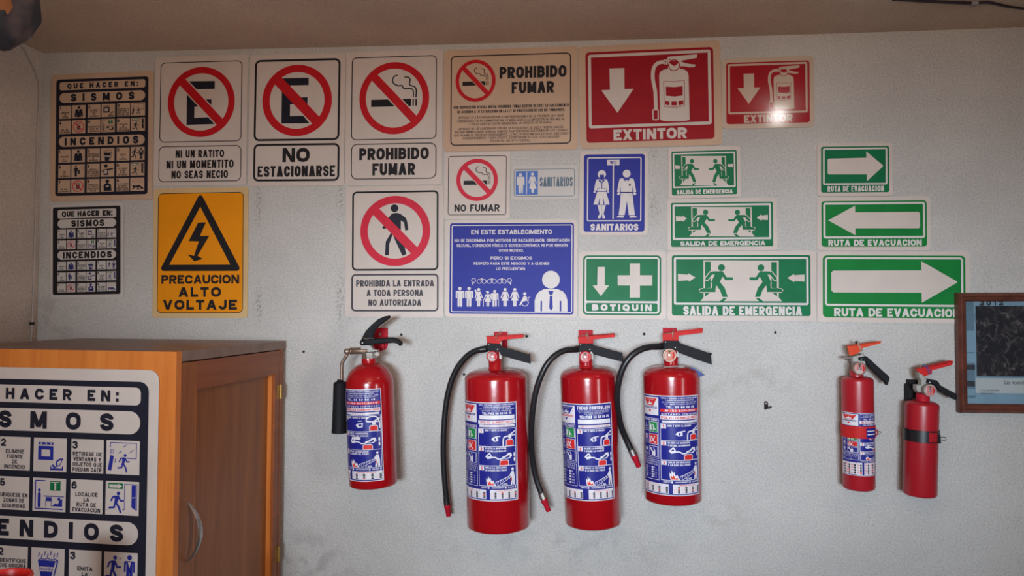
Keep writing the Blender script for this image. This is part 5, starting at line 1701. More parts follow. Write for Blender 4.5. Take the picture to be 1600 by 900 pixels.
label_art(eA.R, math.radians(-78), math.radians(45), eA.front(778, 783.5).z, eA.front(776, 629).z,
          {'split': 400, 'head': HEAD_TOP + [('TEL:/FAX 58 59 56 45', 100, 122, .78, .045, ''), ('', 132, 172, .97, .03, 'whitebar'), ('POLVO QUIMICO SECO', 190, 212, .88, .03, 'outline'), ('INSTRUCCIONES DE USO', 226, 250, .72, .035, 'whitebar')],
           'steps': (262, 445, 640, 845), 't1': 'FABRICO', 't2': 'CADUCIDAD', 'punch': 3}, eA.root)
bracket('wall_bracket', CA, [(375, 166), (565, 166), (565, 400), (375, 400)], 'red wall bracket behind the first of the three big extinguishers', hook=(470, 250, -.062))
# ---- B
eB = Ext('large red dry-powder extinguisher with black hose, middle one of the three big ones', (918.5, 590), (927, 818), 87.3, 573.5, 590, 829.5, .012, GX)
eB.body('red_enamel', .020, 2.3)
CB = (840, 500, 9.0)
dry_valve(eB, CB, [(567, 230), (690, 222), (1084, 187), (1090, 240), (785, 271), (775, 345), (577, 345)],
          [(578, 328), (770, 330), (785, 355), (1178, 460), (1192, 472), (1216, 602), (1195, 590), (1030, 548), (780, 482), (765, 447), (578, 447)],
          [(603, 346), (735, 413)], (672, 522), 86, (585, 777, 440, 685), 'dial_pink', False,
          {'top': ((567, 230), (1084, 187)), 'grip': (3, 4), 'wires': [[(706, 150, -.013), (690, 200, -.017), (702, 250, -.017), (722, 285, -.015), (708, 290, -.014)], [(680, 190, -.014), (712, 215, -.017), (716, 265, -.016)], [(570, 232, -.014), (660, 214, -.016), (700, 215, -.015)]]})
hose(eB, (680, 500, 2.57), [(579, 118), (556, 118), (522, 122), (488, 138), (455, 170), (428, 218), (405, 285), (391, 370), (386, 460), (389, 540), (403, 628), (428, 700)], .0075,
     ((568, 118), (541, 119)), ((425, 694), (436, 722)), ((435, 719), (456, 768)), (0, .01, .055))
label_art(eB.R, math.radians(-80), math.radians(51), eB.front(926, 783).z, eB.front(922, 631).z,
          {'split': 400, 'tri': 'label_blue', 'head': [('FUEGO CONTROLADO', 26, 62, .96, .055, ''), ('EQUIPO Y RECARGA DE EQUIPO CONTRA INCENDIO', 70, 80, .92, .02, ''), ('AV. TLAHUAC NUM. 6305 COL. SAN JUAN', 86, 96, .85, .02, ''), ('C.P. 13270 MEXICO D.F.', 102, 111, .55, .02, ''),
           ('TEL:/FAX 58 59 56 45', 122, 150, .84, .05, ''), ('', 164, 208, .9, .03, 'whitebar'), ('INSTRUCCIONES DE USO', 222, 248, .8, .035, 'whitebar')],
           'steps': (258, 440, 640, 845), 'kinds': (215, 610), 't1': 'AÑO', 't2': 'CADUCIDAD', 'tab': (30, c_ if (c_ := 470) else 0, 560, 974), 'punch': 6}, eB.root)
bracket('wall_bracket', CB, [(574, 140), (778, 140), (778, 345), (574, 345)], 'red wall bracket behind the middle one of the three big extinguishers', hook=(676, 260, -.058))
# ---- C
eC = Ext('large red dry-powder extinguisher with short hose and a blue tag on its neck', (1048.7, 588), (1051.7, 784), 89.3, 571.5, 588, 791, .012, GX)
eC.body('red_enamel', .021, 2.3)
CC = (990, 500, 9.0)
dry_valve(eC, CC, [(404, 196), (606, 158), (955, 114), (972, 126), (970, 180), (632, 222), (632, 300), (413, 300)],
          [(428, 288), (636, 290), (652, 326), (1078, 470), (1088, 486), (1100, 630), (1076, 618), (900, 562), (632, 458), (605, 425), (428, 412)],
          [(450, 309), (585, 387)], (507, 496), 96, (422, 628, 405, 655), 'dial_orange', False,
          {'top': ((404, 196), (968, 118)), 'grip': (3, 4), 'wires': [[(556, 120, -.013), (552, 165, -.017), (545, 215, -.017), (552, 255, -.015), (570, 250, -.014)], [(580, 130, -.014), (556, 160, -.017), (572, 215, -.016)], [(404, 198, -.014), (480, 190, -.016), (550, 180, -.016)]]})
hose(eC, (950, 500, 3.0), [(264, 124), (236, 124), (195, 127), (155, 138), (110, 167), (72, 220), (50, 290), (42, 360), (47, 430), (62, 500), (84, 556), (112, 616)], .0078,
     ((256, 124), (211, 125)), ((108, 606), (123, 638)), ((121, 634), (145, 689)), (0, .02, .06))
label_art(eC.R, math.radians(-79), math.radians(57), eC.front(1051, 775).z, eC.front(1049, 618.5).z,
          {'split': 355, 'head': HEAD_TOP + [('TEL. 58 59 56 45', 103, 125, .72, .05, ''), ('BI-154-SCFI-2005', 140, 160, .78, .045, 'redbar'), ('DICTAMEN ICN-00094', 176, 194, .95, .04, ''), ('POLVO QUIMICO SECO', 208, 232, .97, .045, 'outline'), ('INSTRUCCIONES DE USO', 250, 270, .78, .03, 'whitebar')],
           'steps': (280, 450, 645, 845), 't1': 'SERVICIO', 't2': 'PROXIMO SERVICIO', 'punch': 5}, eC.root)
bracket('wall_bracket', CC, [(410, 112), (606, 112), (606, 330), (410, 330)], 'red wall bracket behind the big extinguisher with the blue tag', hook=(508, 250, -.06))
# the tilted card collar on its neck
mb = MB()
pc = eC.pt(CC, (525, 640), 0)
cn = [(425, 650), (560, 640), (640, 640), (838, 668), (1003, 772), (885, 803), (760, 700), (640, 655), (440, 662)]
Pf = [eC.pt(CC, p, -.018 if i < 5 else -.045) for i, p in enumerate(cn)]
strip_ = [((430, 652), (430, 664)), ((600, 640), (610, 655)), ((700, 650), (690, 672)), ((752, 676), (742, 700))]
def card(pairs, m, mb, ya=-.024, yb=-.036):
    v = []
    for (a, b) in pairs: v += [eC.pt(CC, a, ya), eC.pt(CC, b, yb)]
    n = len(v); v = v + [Vector((p.x, p.y+.0006, p.z-.0006)) for p in v]
    f = []
    for i in range(len(pairs)-1):
        f += [(2*i, 2*i+1, 2*i+3, 2*i+2), (n+2*i+2, n+2*i+3, n+2*i+1, n+2*i), (2*i, 2*i+2, n+2*i+2, n+2*i), (2*i+1, n+2*i+1, n+2*i+3, 2*i+3)]
    e_ = len(pairs)-1
    f += [(0, n, n+1, 1), (2*e_, 2*e_+1, n+2*e_+1, n+2*e_)]
    mb.add(v, f, m)
card(strip_, 'label_white', mb)
card([((752, 676), (742, 700)), ((838, 668), (895, 803)), ((1003, 772), (897, 805))], 'blue_tag', mb)
for t in (.25, .5, .75):
    card([((755+140*t*.9, 678+20*t), (752+140*t*.9, 686+20*t)), ((850+100*t, 700+45*t+8), (848+100*t, 708+45*t+8))], 'label_white', mb, -.026, -.0265)
mb.build('service_tag', eC.root)['label'] = 'blue and white card service tag'
# ---- CO2
eK = Ext('slim red carbon dioxide extinguisher with black horn and black handles, nearest the cabinet', (577.5, 590), (583.2, 759), 72.6, 567, 600, 766, .030, GX)
eK.body('red_enamel', .0135, 1.9)
CK = (510, 485, 8.57)
nl, nr = eK.pt(CK, (475, 700), 0), eK.pt(CK, (668, 700), 0)
rn = (nr-nl).length/2; xn = (nl.x+nr.x)/2; zn2 = eK.pt(CK, (570, 640), 0).z
mb = MB(); mb.lathe([(0, eK.zn-.012), (rn*1.25, eK.zn-.012), (rn*1.05, eK.zn-.002), (rn, eK.zn), (rn, zn2), (0, zn2)], (xn, 0, 0), (0, 0, 1), 'red_enamel', 36)
mb.build('neck', eK.root, angle=40)
mb = MB()
a, b = eK.pt(CK, (470, 555), 0), eK.pt(CK, (672, 640), 0)
mb.lathe([(0, b.z), (rn*1.02, b.z), (rn*1.04, b.z+.002), (rn*1.04, a.z-.002), (rn*.9, a.z), (0, a.z)], (xn, 0, 0), (0, 0, 1), 'steel', 8, False)
eK.plate(mb, [(490, 462), (600, 462), (640, 520), (700, 525), (690, 545), (600, 560), (480, 560), (470, 500)], CK, 0, .018, 'aluminium', .001)
p = eK.pt(CK, (682, 585), -.012)
mb.lathe([(0, -.004), (.0050, -.0035), (.0062, -.001), (.0062, .004), (.004, .006), (0, .012)], tuple(p), (0, 1, 0), 'dial_white', 20)
mb.cyl(eK.pt(CK, (640, 588), -.006), eK.pt(CK, (690, 586), -.006), .003, .003, 'aluminium', 12)
mb.build('valve', eK.root)
mb = MB()
for s in (-1, 1): eK.plate(mb, [(482, 362), (532, 275), (600, 200), (700, 116), (780, 80), (850, 68), (858, 96), (780, 156), (700, 216), (652, 280), (628, 365), (624, 450), (480, 470), (456, 440)], CK, s*.0055, .011, 'black_plastic', .0025)
mb.build('squeeze_lever', eK.root)
mb = MB()
for s in (-1, 1): eK.plate(mb, [(452, 438), (456, 408), (482, 390), (630, 373), (830, 362), (900, 360), (970, 385), (1018, 425), (1012, 470), (985, 476), (950, 442), (900, 432), (830, 438), (650, 455), (480, 470), (462, 462)], CK, s*.0075, .015, 'black_plastic', .003)
gp = mb.build('carry_handle', eK.root)
p = eK.pt(CK, (480, 436), -.0158)
mb = MB(); mb.lathe([(0, -.0015), (.0016, -.001), (.002, .0004), (0, .0004)], tuple(p), (0, 1, 0), 'steel', 14); mb.build('rivet', gp)
mb = MB(); mb.tube([eK.pt(CK, q, -.0165) for q in ((480, 350), (500, 372), (545, 385), (575, 372), (625, 375))], .0008, 'wire', 6, 5); mb.build('safety_pin', eK.root)
mb = MB()
mb.cyl(eK.pt(CK, (560, 540), -.002), eK.pt(CK, (320, 545), -.002), .0085, .0085, 'bronze', 24, .001)
mb.cyl(eK.pt(CK, (350, 545), -.002), eK.pt(CK, (318, 545), -.002), .0092, .0092, 'bronze', 24, .001)
p = eK.pt(CK, (283, 548), -.002)
mb.lathe([(0, -.011), (.006, -.0105), (.0075, -.009), (.0075, .009), (0, .0095)], tuple(p), (0, 1, 0), 'bronze', 24)
mb.lathe([(0, -.0135), (.0025, -.013), (.003, -.0105), (0, -.0105)], tuple(p), (0, 1, 0), 'steel', 12)
mb.tube([eK.pt(CK, q, -.002) for q in ((283, 560), (268, 610), (228, 670), (208, 720), (205, 790), (205, 960))], .0045, 'bronze', 14, 6)
arm = mb.build('horn_arm', eK.root, angle=50)
ha, hb = eK.pt((500, 480, 2.8125), (89, 318), -.002), eK.pt((500, 480, 2.8125), (85, 552), -.002)
v = hb-ha; Lh = v.length
mb = MB(); mb.lathe([(0, 0), (.0075, 0), (.0085, .004), (.015, .007), (.0172, .012), (.0180, Lh*.5), (.0192, Lh*.95), (.0200, Lh*.965), (.0200, Lh), (.0175, Lh), (.0160, .03), (0, .03)], ha, v, 'black_plastic', 36)
mb.build('horn', eK.root, angle=40)
label_art(eK.R, math.radians(-92), math.radians(43), eK.front(582, 752.5).z, eK.front(579, 608).z,
          {'split': 235, 'head': HEAD_TOP + [('TEL. 58 59 56 45', 103, 125, .76, .05, ''), ('BI-154-SCFI-2005', 142, 162, .84, .045, 'redbar'), ('DICTAMEN ICN-00094', 178, 196, .97, .04, ''), ('BIOXIDO DE CARBONO (CO2)', 212, 234, .97, .045, 'outline'), ('INSTRUCCIONES DE USO', 254, 276, .9, .03, 'whitebar')],
           'steps': (285, 458, 655, 850), 't1': 'SERVICIO', 't2': 'PROXIMO SERVICIO', 'horn': True, 'tab': (30, 350, 400, 974), 'punch': 7}, eK.root)
bracket('wall_bracket', CK, [(640, 240), (690, 234), (822, 232), (822, 470), (800, 520), (720, 545), (640, 545)], 'red wall bracket with a screw behind the carbon dioxide extinguisher', [(718, 320)], hook=(720, 470, -.02))
# ---- D: small one with a red strap
eD = Ext('small red extinguisher with red strap and label, nearest the big ones', (1339.6, 600), (1341.8, 762), 49.2, 588, 596, 768.5, .022, GX)
eD.body('red_enamel_dull', .013, 2.6)
CDD = (1310, 525, 11.244)
def small_neck(e, crop, x0, x1, y0, m):
    a, b = e.pt(crop, (x0, y0), 0), e.pt(crop, (x1, y0), 0)
    r = (b-a).length/2
    mb = MB(); mb.lathe([(0, e.zn-.004), (r, e.zn-.004), (r, a.z-.001), (r*.95, a.z), (0, a.z)], ((a.x+b.x)/2, 0, 0), (0, 0, 1), m, 32)
    mb.build('neck', e.root, angle=40)
small_neck(eD, CDD, 205, 435, 600, 'red_enamel_dull')
mb = MB()
eD.plate(mb, [(225, 352), (355, 330), (380, 300), (425, 310), (435, 352), (460, 440), (440, 615), (250, 615), (250, 460), (228, 440)], CDD, 0, .02, 'aluminium', .0015)
mb.cyl(eD.pt(CDD, (95, 386), 0), eD.pt(CDD, (240, 386), 0), .0038, .0038, 'steel', 16, .0006)
mb.build('valve', eD.root)
mb = MB()
for s in (-1, 1): eD.plate(mb, [(155, 170), (290, 152), (720, 88), (742, 98), (745, 112), (735, 130), (420, 212), (400, 265), (320, 310), (232, 346), (190, 330)], CDD, s*.0085, .002, 'orange_paint', .0005)
a, b = eD.pt(CDD, (157, 170), 0), eD.pt(CDD, (730, 88), 0)
mb.add([(a.x, -.0095, a.z), (b.x, -.0095, b.z), (b.x, .0095, b.z), (a.x, .0095, a.z), (a.x, -.0095, a.z-.0016), (b.x, -.0095, b.z-.0016), (b.x, .0095, b.z-.0016), (a.x, .0095, a.z-.0016)],
       [(0, 1, 2, 3), (7, 6, 5, 4), (0, 4, 5, 1), (1, 5, 6, 2), (2, 6, 7, 3), (3, 7, 4, 0)], 'orange_paint')
mb.build('squeeze_lever', eD.root)
mb = MB()
for s in (-1, 1): eD.plate(mb, [(335, 376), (470, 350), (500, 368), (878, 708), (890, 740), (885, 765), (855, 855), (825, 857), (790, 800), (470, 482), (455, 442), (345, 432)], CDD, s*.006, .012, 'black_plastic', .002)
gp = mb.build('carry_handle', eD.root)
mb = MB(); mb.lathe([(0, -.0018), (.0014, -.0014), (.002, .0004), (0, .0004)], tuple(eD.pt(CDD, (405, 403), -.0126)), (0, 1, 0), 'steel', 14); mb.build('rivet', gp)
gauge(eD, CDD, (378, 572), 120, 'bronze', 'dial_pink', True)
mb = MB()
mb.tube([eD.pt(CDD, q, -.0105) for q in ((320, 90), (345, 140), (362, 180), (385, 240), (415, 262), (400, 280))], .0008, 'wire', 6, 5)
mb.tube([eD.pt(CDD, q, -.011) for q in ((330, 100), (380, 170), (395, 220), (430, 255))], .0008, 'wire', 6, 5)
mb.ball(eD.pt(CDD, (322, 112), 0), .0042, 'dark_hole')
mb.build('safety_pin', eD.root)
label_art(eD.R, math.radians(-92), math.radians(86), eD.front(1341, 744).z, eD.front(1340, 645.5).z,
          {'split': 430, 'head': HEAD_TOP[:3] + [('TEL. 58 59 56 45', 86, 112, .8, .05, ''), ('BI-154-SCFI-2005', 135, 160, .9, .04, 'outline'), ('POLVO QUIMICO SECO', 180, 200, .8, .04, '')],
           'steps': (330, 470, 610, 750), 'kinds': (330, 640), 'cap': 750, 't1': 'SERVICIO', 't2': 'PROXIMO', 'tab': (30, 480, 520, 974), 'punch': 2}, eD.root)
def strap(e, ytop, ybot, xy, m, name, extra=None, gapm=None):
    """a band round the cylinder, closed at its right side, with wings to the wall"""
    z1, z0 = e.front(xy, ytop).z, e.front(xy, ybot).z
    mb = MB(); R = e.R+.0009; n = 64
    a0, a1 = math.radians(-118), math.radians(118)
    v, f = [], []
    for i in range(n+1):
        t = a0+(a1-a0)*i/n
        for (r, z) in ((R, z0), (R+.0014, z0), (R+.0014, z1), (R, z1)): v.append(e.M @ Vector((r*math.sin(t), -r*math.cos(t), z)))
    for i in range(n):
        for k in range(4): f.append((4*i+k, 4*i+(k+1) % 4, 4*i+4+(k+1) % 4, 4*i+4+k))
    f.append((3, 2, 1, 0)); f.append((4*n, 4*n+1, 4*n+2, 4*n+3))
    mb.add(v, f, m, False)
    return mb, z0, z1, R
def strap_holder(e, y_top, y_bot, xy, m, label, group, low, high, w):
    z1 = e.front(xy, y_top).z; z0 = e.front(xy, y_bot).z
    c = e.M @ Vector((0, 0, (z0+z1)/2))
    root = empty('extinguisher_holder', Matrix.Translation((c.x, 0, e.M.translation.z+low)), label, 'holder', group)
    I = root.matrix_world.inverted()
    mb = MB()
    d = w/2
    p0 = e.M @ Vector((0, 0, low)); p1 = e.M @ Vector((0, 0, high))
    vx = [(p0.x-d, -.0005, p0.z), (p0.x+d, -.0005, p0.z), (p1.x+d, -.0005, p1.z), (p1.x-d, -.0005, p1.z)]
    vx += [(q[0], -.0025, q[2]) for q in vx]
    mb.add(vx, [(0, 1, 2, 3), (7, 6, 5, 4), (4, 5, 1, 0), (5, 6, 2, 1), (6, 7, 3, 2), (7, 4, 0, 3)], m)
    # two pads that carry the cylinder's back
    yb = e.Y+e.R
    for z in (low+.02, (z0+z1)/2, high-.02):
        p = e.M @ Vector((0, 0, z)); mb.box(p.x-.008, p.x+.008, yb+.0005, -.0015, p.z-.008, p.z+.008, m)
    mb.build('back_plate', root, inv=I)
    return root, I
hD, ID = strap_holder(eD, 666.5, 685.5, 1341, 'red_paint', 'red strap holder with wire catch round the small labelled extinguisher', 'strap holders of the small extinguishers', .03, eD.zs*.98, .03)
mb, z0, z1, R = strap(eD, 666.5, 685.5, 1341, 'red_paint', 'strap')
st = mb.build('strap', hD, inv=ID)
# printed patch on the strap
mb = MB(); v, f = [], []
for i in range(9):
    t = math.radians(8+ (52-8)*i/8)
    for z in (z0+.002, z1-.004): v.append(eD.M @ Vector(((R+.0017)*math.sin(t), -(R+.0017)*math.cos(t), z)))
mb.add(v, [(2*i, 2*i+2, 2*i+3, 2*i+1) for i in range(8)], 'label_blue')
for k in (.35, .62):
    v = []
    for i in range(9):
        t = math.radians(12+(48-12)*i/8)
        for z in (z0+(z1-z0)*k-.0012, z0+(z1-z0)*k+.0012): v.append(eD.M @ Vector(((R+.0019)*math.sin(t), -(R+.0019)*math.cos(t), z)))
    mb.add(v, [(2*i, 2*i+2, 2*i+3, 2*i+1) for i in range(8)], 'label_white')
mb.build('strap_label', st, inv=ID)
mb = MB()
CS = (1290, 520, 3.458)
q = lambda x, y, d: eD.M @ eD.pt(CS, (x, y), d)
mb.tube([q(255, 520, -.012), (q(275, 524, -.012)), q(282, 538, -.010), q(275, 552, -.010), q(256, 562, -.012)], .0014, 'red_dark', 8, 5)
mb.tube([q(262, 532, -.012), q(285, 534, -.01), q(300, 538, -.01), q(300, 546, -.01), q(284, 548, -.01), q(258, 550, -.012)], .0011, 'steel', 8, 5)
mb.build('catch', hD, inv=ID)
# ---- E: small one with a black holder
eE = Ext('small plain red extinguisher without label in a black strap, next to the framed picture', (1440.6, 630), (1437, 772), 50.6, 626, 634, 779, .022, GX)
eE.body('red_enamel_dull', .013, 2.4)
CE = (1410, 555, 11.244)
a, b = eE.pt(CE, (240, 660), 0), eE.pt(CE, (470, 700), 0)
small_neck(eE, CE, 245, 475, 665, 'red_dark')
mb = MB()
eE.plate(mb, [(250, 290), (330, 340), (395, 420), (405, 500), (400, 560), (375, 650), (255, 650), (212, 600), (212, 515), (300, 515), (300, 440), (262, 380)], CE, 0, .02, 'aluminium', .0015)
mb.build('valve', eE.root)
mb = MB()
for s in (-1, 1): eE.plate(mb, [(248, 236), (300, 228), (480, 186), (830, 95), (870, 98), (886, 120), (885, 150), (860, 176), (522, 266), (516, 322), (345, 388), (312, 352), (300, 300), (255, 290)], CE, s*.0085, .002, 'red_paint', .0005)
a, b = eE.pt(CE, (250, 234), 0), eE.pt(CE, (860, 95), 0)
mb.add([(a.x, -.0095, a.z), (b.x, -.0095, b.z), (b.x, .0095, b.z), (a.x, .0095, a.z), (a.x, -.0095, a.z-.0016), (b.x, -.0095, b.z-.0016), (b.x, .0095, b.z-.0016), (a.x, .0095, a.z-.0016)],
       [(0, 1, 2, 3), (7, 6, 5, 4), (0, 4, 5, 1), (1, 5, 6, 2), (2, 6, 7, 3), (3, 7, 4, 0)], 'red_paint')
sl = mb.build('squeeze_lever', eE.root)
mb = MB(); mb.lathe([(0, -.0016), (.0016, -.0012), (.0022, .0004), (0, .0004)], tuple(eE.pt(CE, (350, 350), -.0096)), (0, 1, 0), 'steel', 14); mb.build('rivet', sl)
mb = MB()
for s in (-1, 1): eE.plate(mb, [(398, 490), (404, 440), (430, 418), (590, 440), (630, 480), (645, 522), (938, 680), (955, 720), (932, 786), (890, 772), (620, 612), (560, 532), (500, 502)], CE, s*.006, .012, 'black_plastic', .002)
gp = mb.build('carry_handle', eE.root)
mb = MB(); mb.lathe([(0, -.0018), (.0016, -.0014), (.0022, .0004), (0, .0004)], tuple(eE.pt(CE, (485, 480), -.0126)), (0, 1, 0), 'steel', 14); mb.build('rivet', gp)
gauge(eE, CE, (488, 622), 112, 'aluminium', 'dial_pink', False)
mb = MB()
mb.tube([eE.pt(CE, p_, -.0108) for p_ in ((400, 190), (430, 220), (455, 280), (470, 330), (500, 330))], .0011, 'violet_wire', 6, 5)
mb.tube([eE.pt(CE, p_, -.0108) for p_ in ((420, 190), (470, 230), (500, 300), (520, 330))], .0009, 'violet_wire', 6, 5)
eE.plate(mb, [(365, 178), (400, 168), (412, 205), (372, 214)], CE, 0, .008, 'blue_tag', .001)
mb.tube([eE.pt(CE, p_, -.004) for p_ in ((325, 228), (322, 178), (350, 178), (352, 208))], .0007, 'steel', 6, 1)
mb.build('safety_pin', eE.root)
hE, IE = strap_holder(eE, 673.5, 692, 1440, 'black_plastic', 'black strap holder with metal catch round the small unlabelled extinguisher', 'strap holders of the small extinguishers', .02, eE.zs*.985, .03)
mb = MB()
def qe(x, y, Y): return at_y(1410+x/11.244, 555+y/11.244, Y)
P = [qe(x, y, -.02) for x, y in ((82, 512), (118, 505), (116, 445), (128, 436), (298, 438), (300, 512), (205, 516), (198, 630), (242, 664), (240, 742), (100, 800), (82, 800))]
mb.plate([(p_.x, p_.z) for p_ in P], -.022, -.0005, 'black_plastic', .0015)
mb.build('top_clip', hE, inv=IE)
mb, z0, z1, R = strap(eE, 673.5, 692, 1440, 'black_rubber', 'strap')
st = mb.build('strap', hE, inv=IE)
CT = (1390, 550, 3.75)
qe2 = lambda x, y, d: eE.pt(CT, (x, y), d)
mb = MB()
v, f = [], []
for i in range(9):
    t = math.radians(1+(34-1)*i/8)
    for z in (z0+.003, z1-.003): v.append(eE.M @ Vector(((R+.0017)*math.sin(t), -(R+.0017)*math.cos(t), z)))
mb.add(v, [(2*i, 2*i+2, 2*i+3, 2*i+1) for i in range(8)], 'red_enamel_dull')
mb.build('strap_window', st, inv=IE)
mb = MB()
P = [qe2(x, y, -.018) for x, y in ((252, 488), (288, 482), (292, 532), (254, 535))]
P = [eE.M @ p_ for p_ in P]
mb.plate([(p_.x, p_.z) for p_ in P], eE.Y-.028, eE.Y-.006, 'black_plastic', .0015)
w2 = lambda x, y: eE.M @ qe2(x, y, -.016)
mb.tube([w2(285, 500), w2(326, 501), w2(331, 508), w2(326, 517), w2(285, 517)], .0013, 'steel', 8, 4)
mb.build('catch', hE, inv=IE)

# ------------------------------------------------------------------ the framed picture
fl = at_y(1492, 548, 0.0).x
fz1, fz0 = at_y(1496, 456, -.012).z, at_y(1497, 643.5, -.02).z
FWD, FHT = .56, fz1-fz0
pic = empty('framed_picture', Matrix.Translation((fl+FWD/2, -.004, fz0)) @ Matrix.Rotation(math.radians(-0.5), 4, 'Y'), 'dark picture with 2012 heading in a brown wooden frame, overlapping the large arrow sign', 'picture')
mw_ = .022
mb = MB()
ring_o = [(-FWD/2, 0), (FWD/2, 0), (FWD/2, FHT), (-FWD/2, FHT)]
def moulding(mb, prof, m):
    """prof: (inset from the outer edge, y)"""
    loops = [[(x+(i_ if x < 0 else -i_), y, z+(i_ if z < FHT/2 else -i_)) for (x, z) in ring_o] for (i_, y) in prof]
    v = [p for l in loops for p in l]; f = []
    for k in range(len(loops)-1):
        for i in range(4):
            j = (i+1) % 4
            f.append((4*k+i, 4*k+j, 4*k+4+j, 4*k+4+i))
    mb.add(v, f, m)
moulding(mb, [(0, 0), (0, -.018), (.004, -.024), (.008, -.024), (.011, -.020), (mw_-.004, -.017), (mw_, -.011), (mw_, 0), (0, 0)], 'frame_wood')
mb.build('frame', pic)
x0, x1, zz0, zz1 = -FWD/2+mw_-.002, FWD/2-mw_+.002, mw_-.002, FHT-mw_+.002
I = pic.matrix_world.inverted()
def pl(x, y): 
    p = I @ at_y(x, y, -.012); return p
A = Art(np.eye(3)); A.grp = 'print'
def pm(x, y): p = pl(x, y); return (p.x, p.z)
def prect(xa, ya, xb, yb, m, lay):
    a, b = pm(xa, ya), pm(xb, yb)
    xb_ = min(b[0], x1-.001)
    v = [(a[0], b[1]), (xb_, b[1]), (xb_, a[1]), (a[0], a[1])]
    A.put(v, [(0, 1, 2, 3)], m, lay)
mm = bpy.data.materials.new('dark_painting'); mm.use_nodes = True
nt = mm.node_tree; bs = nt.nodes['Principled BSDF']; bs.inputs['Roughness'].default_value = .4
tc = nt.nodes.new('ShaderNodeTexCoord'); nz = nt.nodes.new('ShaderNodeTexNoise'); nz.inputs['Scale'].default_value = 42; nz.inputs['Detail'].default_value = 9; nz.inputs['Roughness'].default_value = .68; nz.inputs['Distortion'].default_value = 1.4
rp = nt.nodes.new('ShaderNodeValToRGB')
for e_, (p_, c_) in zip([rp.color_ramp.elements[0], rp.color_ramp.elements[1], rp.color_ramp.elements.new(.52), rp.color_ramp.elements.new(.6)], ((.3, (20, 20, 26)), (.8, (150, 136, 128)), (.5, (34, 32, 38)), (.62, (88, 74, 72)))):
    e_.position = p_; e_.color = lin(c_) + (1,)
nt.links.new(tc.outputs['Object'], nz.inputs['Vector']); nt.links.new(nz.outputs['Fac'], rp.inputs['Fac']); nt.links.new(rp.outputs['Color'], bs.inputs['Base Color'])
MATS['dark_painting'] = mm
v = [(x0, zz0), (x1, zz0), (x1, zz1), (x0, zz1)]
A.put(v, [(0, 1, 2, 3)], 'poster_pale', 0)
prect(1508, 468, 1524.5, 622, 'poster_band', 1)
for (ya, yb, m) in ((490, 503, 'poster_band'), (517, 550, 'poster_pale'), (552, 567, 'poster_pale'), (570, 578, 'ink_grey'), (595, 604, 'ink_grey'), (608, 618, 'poster_pale')):
    prect(1508.5, ya, 1524, yb, m, 2)
prect(1524.5, 478, 1960, 591, 'dark_painting', 1)
prect(1524.5, 591, 1960, 618, 'sheet_pale', 1)
a, b = pm(1531, 477.5), pm(1568, 469)
def ptext(t, xa, xb, yb, yt, m, off=.03):
    a, b = pm(xa, yb), pm(xb, yt)
    for (gv, gf) in set_text(t, b[0]-a[0], b[1]-a[1], off):
        if gf: A.put([(a[0]+p_[0], a[1]+p_[1]) for p_ in gv], gf, m, 3)
ptext('2012', 1531, 1568, 477.5, 469.5, 'poster_text', .06)
tv, tf = text_mesh('Las leyendas', 0.0, 1.0)
a, b = pm(1569.5, 600.5), pm(1607, 594.5)
kx = (b[0]-a[0])/max(p_[0] for p_ in tv); kz = (b[1]-a[1])/max(p_[1] for p_ in tv)
A.put([(a[0]+p_[0]*kx, a[1]+p_[1]*kz) for p_ in tv], tf, 'poster_text', 3)
ptext('CALENDARIO', 1533, 1562, 611.5, 609, 'poster_text', .02); ptext('MEXICO', 1533, 1552, 616, 613.7, 'poster_text', .02)
A.build(flat, pic, .0064)
gm = bpy.data.materials.new('glass'); gm.use_nodes = True
nt = gm.node_tree
for n_ in list(nt.nodes): nt.nodes.remove(n_)
out = nt.nodes.new('ShaderNodeOutputMaterial'); tr = nt.nodes.new('ShaderNodeBsdfTransparent'); gl = nt.nodes.new('ShaderNodeBsdfGlossy'); gl.inputs['Roughness'].default_value = .06
fr = nt.nodes.new('ShaderNodeFresnel'); fr.inputs['IOR'].default_value = 1.5; mxs = nt.nodes.new('ShaderNodeMixShader')
tr.inputs['Color'].default_value = (.93, .96, .97, 1)
nt.links.new(fr.outputs[0], mxs.inputs[0]); nt.links.new(tr.outputs[0], mxs.inputs[1]); nt.links.new(gl.outputs[0], mxs.inputs[2]); nt.links.new(mxs.outputs[0], out.inputs['Surface'])
MATS['glass'] = gm
mb = MB(); mb.box(x0, x1, -.0105, -.0085, zz0, zz1, 'glass'); mb.build('glass', pic)
mb = MB(); mb.box(x0, x1, -.006, -.0005, zz0, zz1, 'wood_rail'); mb.build('backing_board', pic)

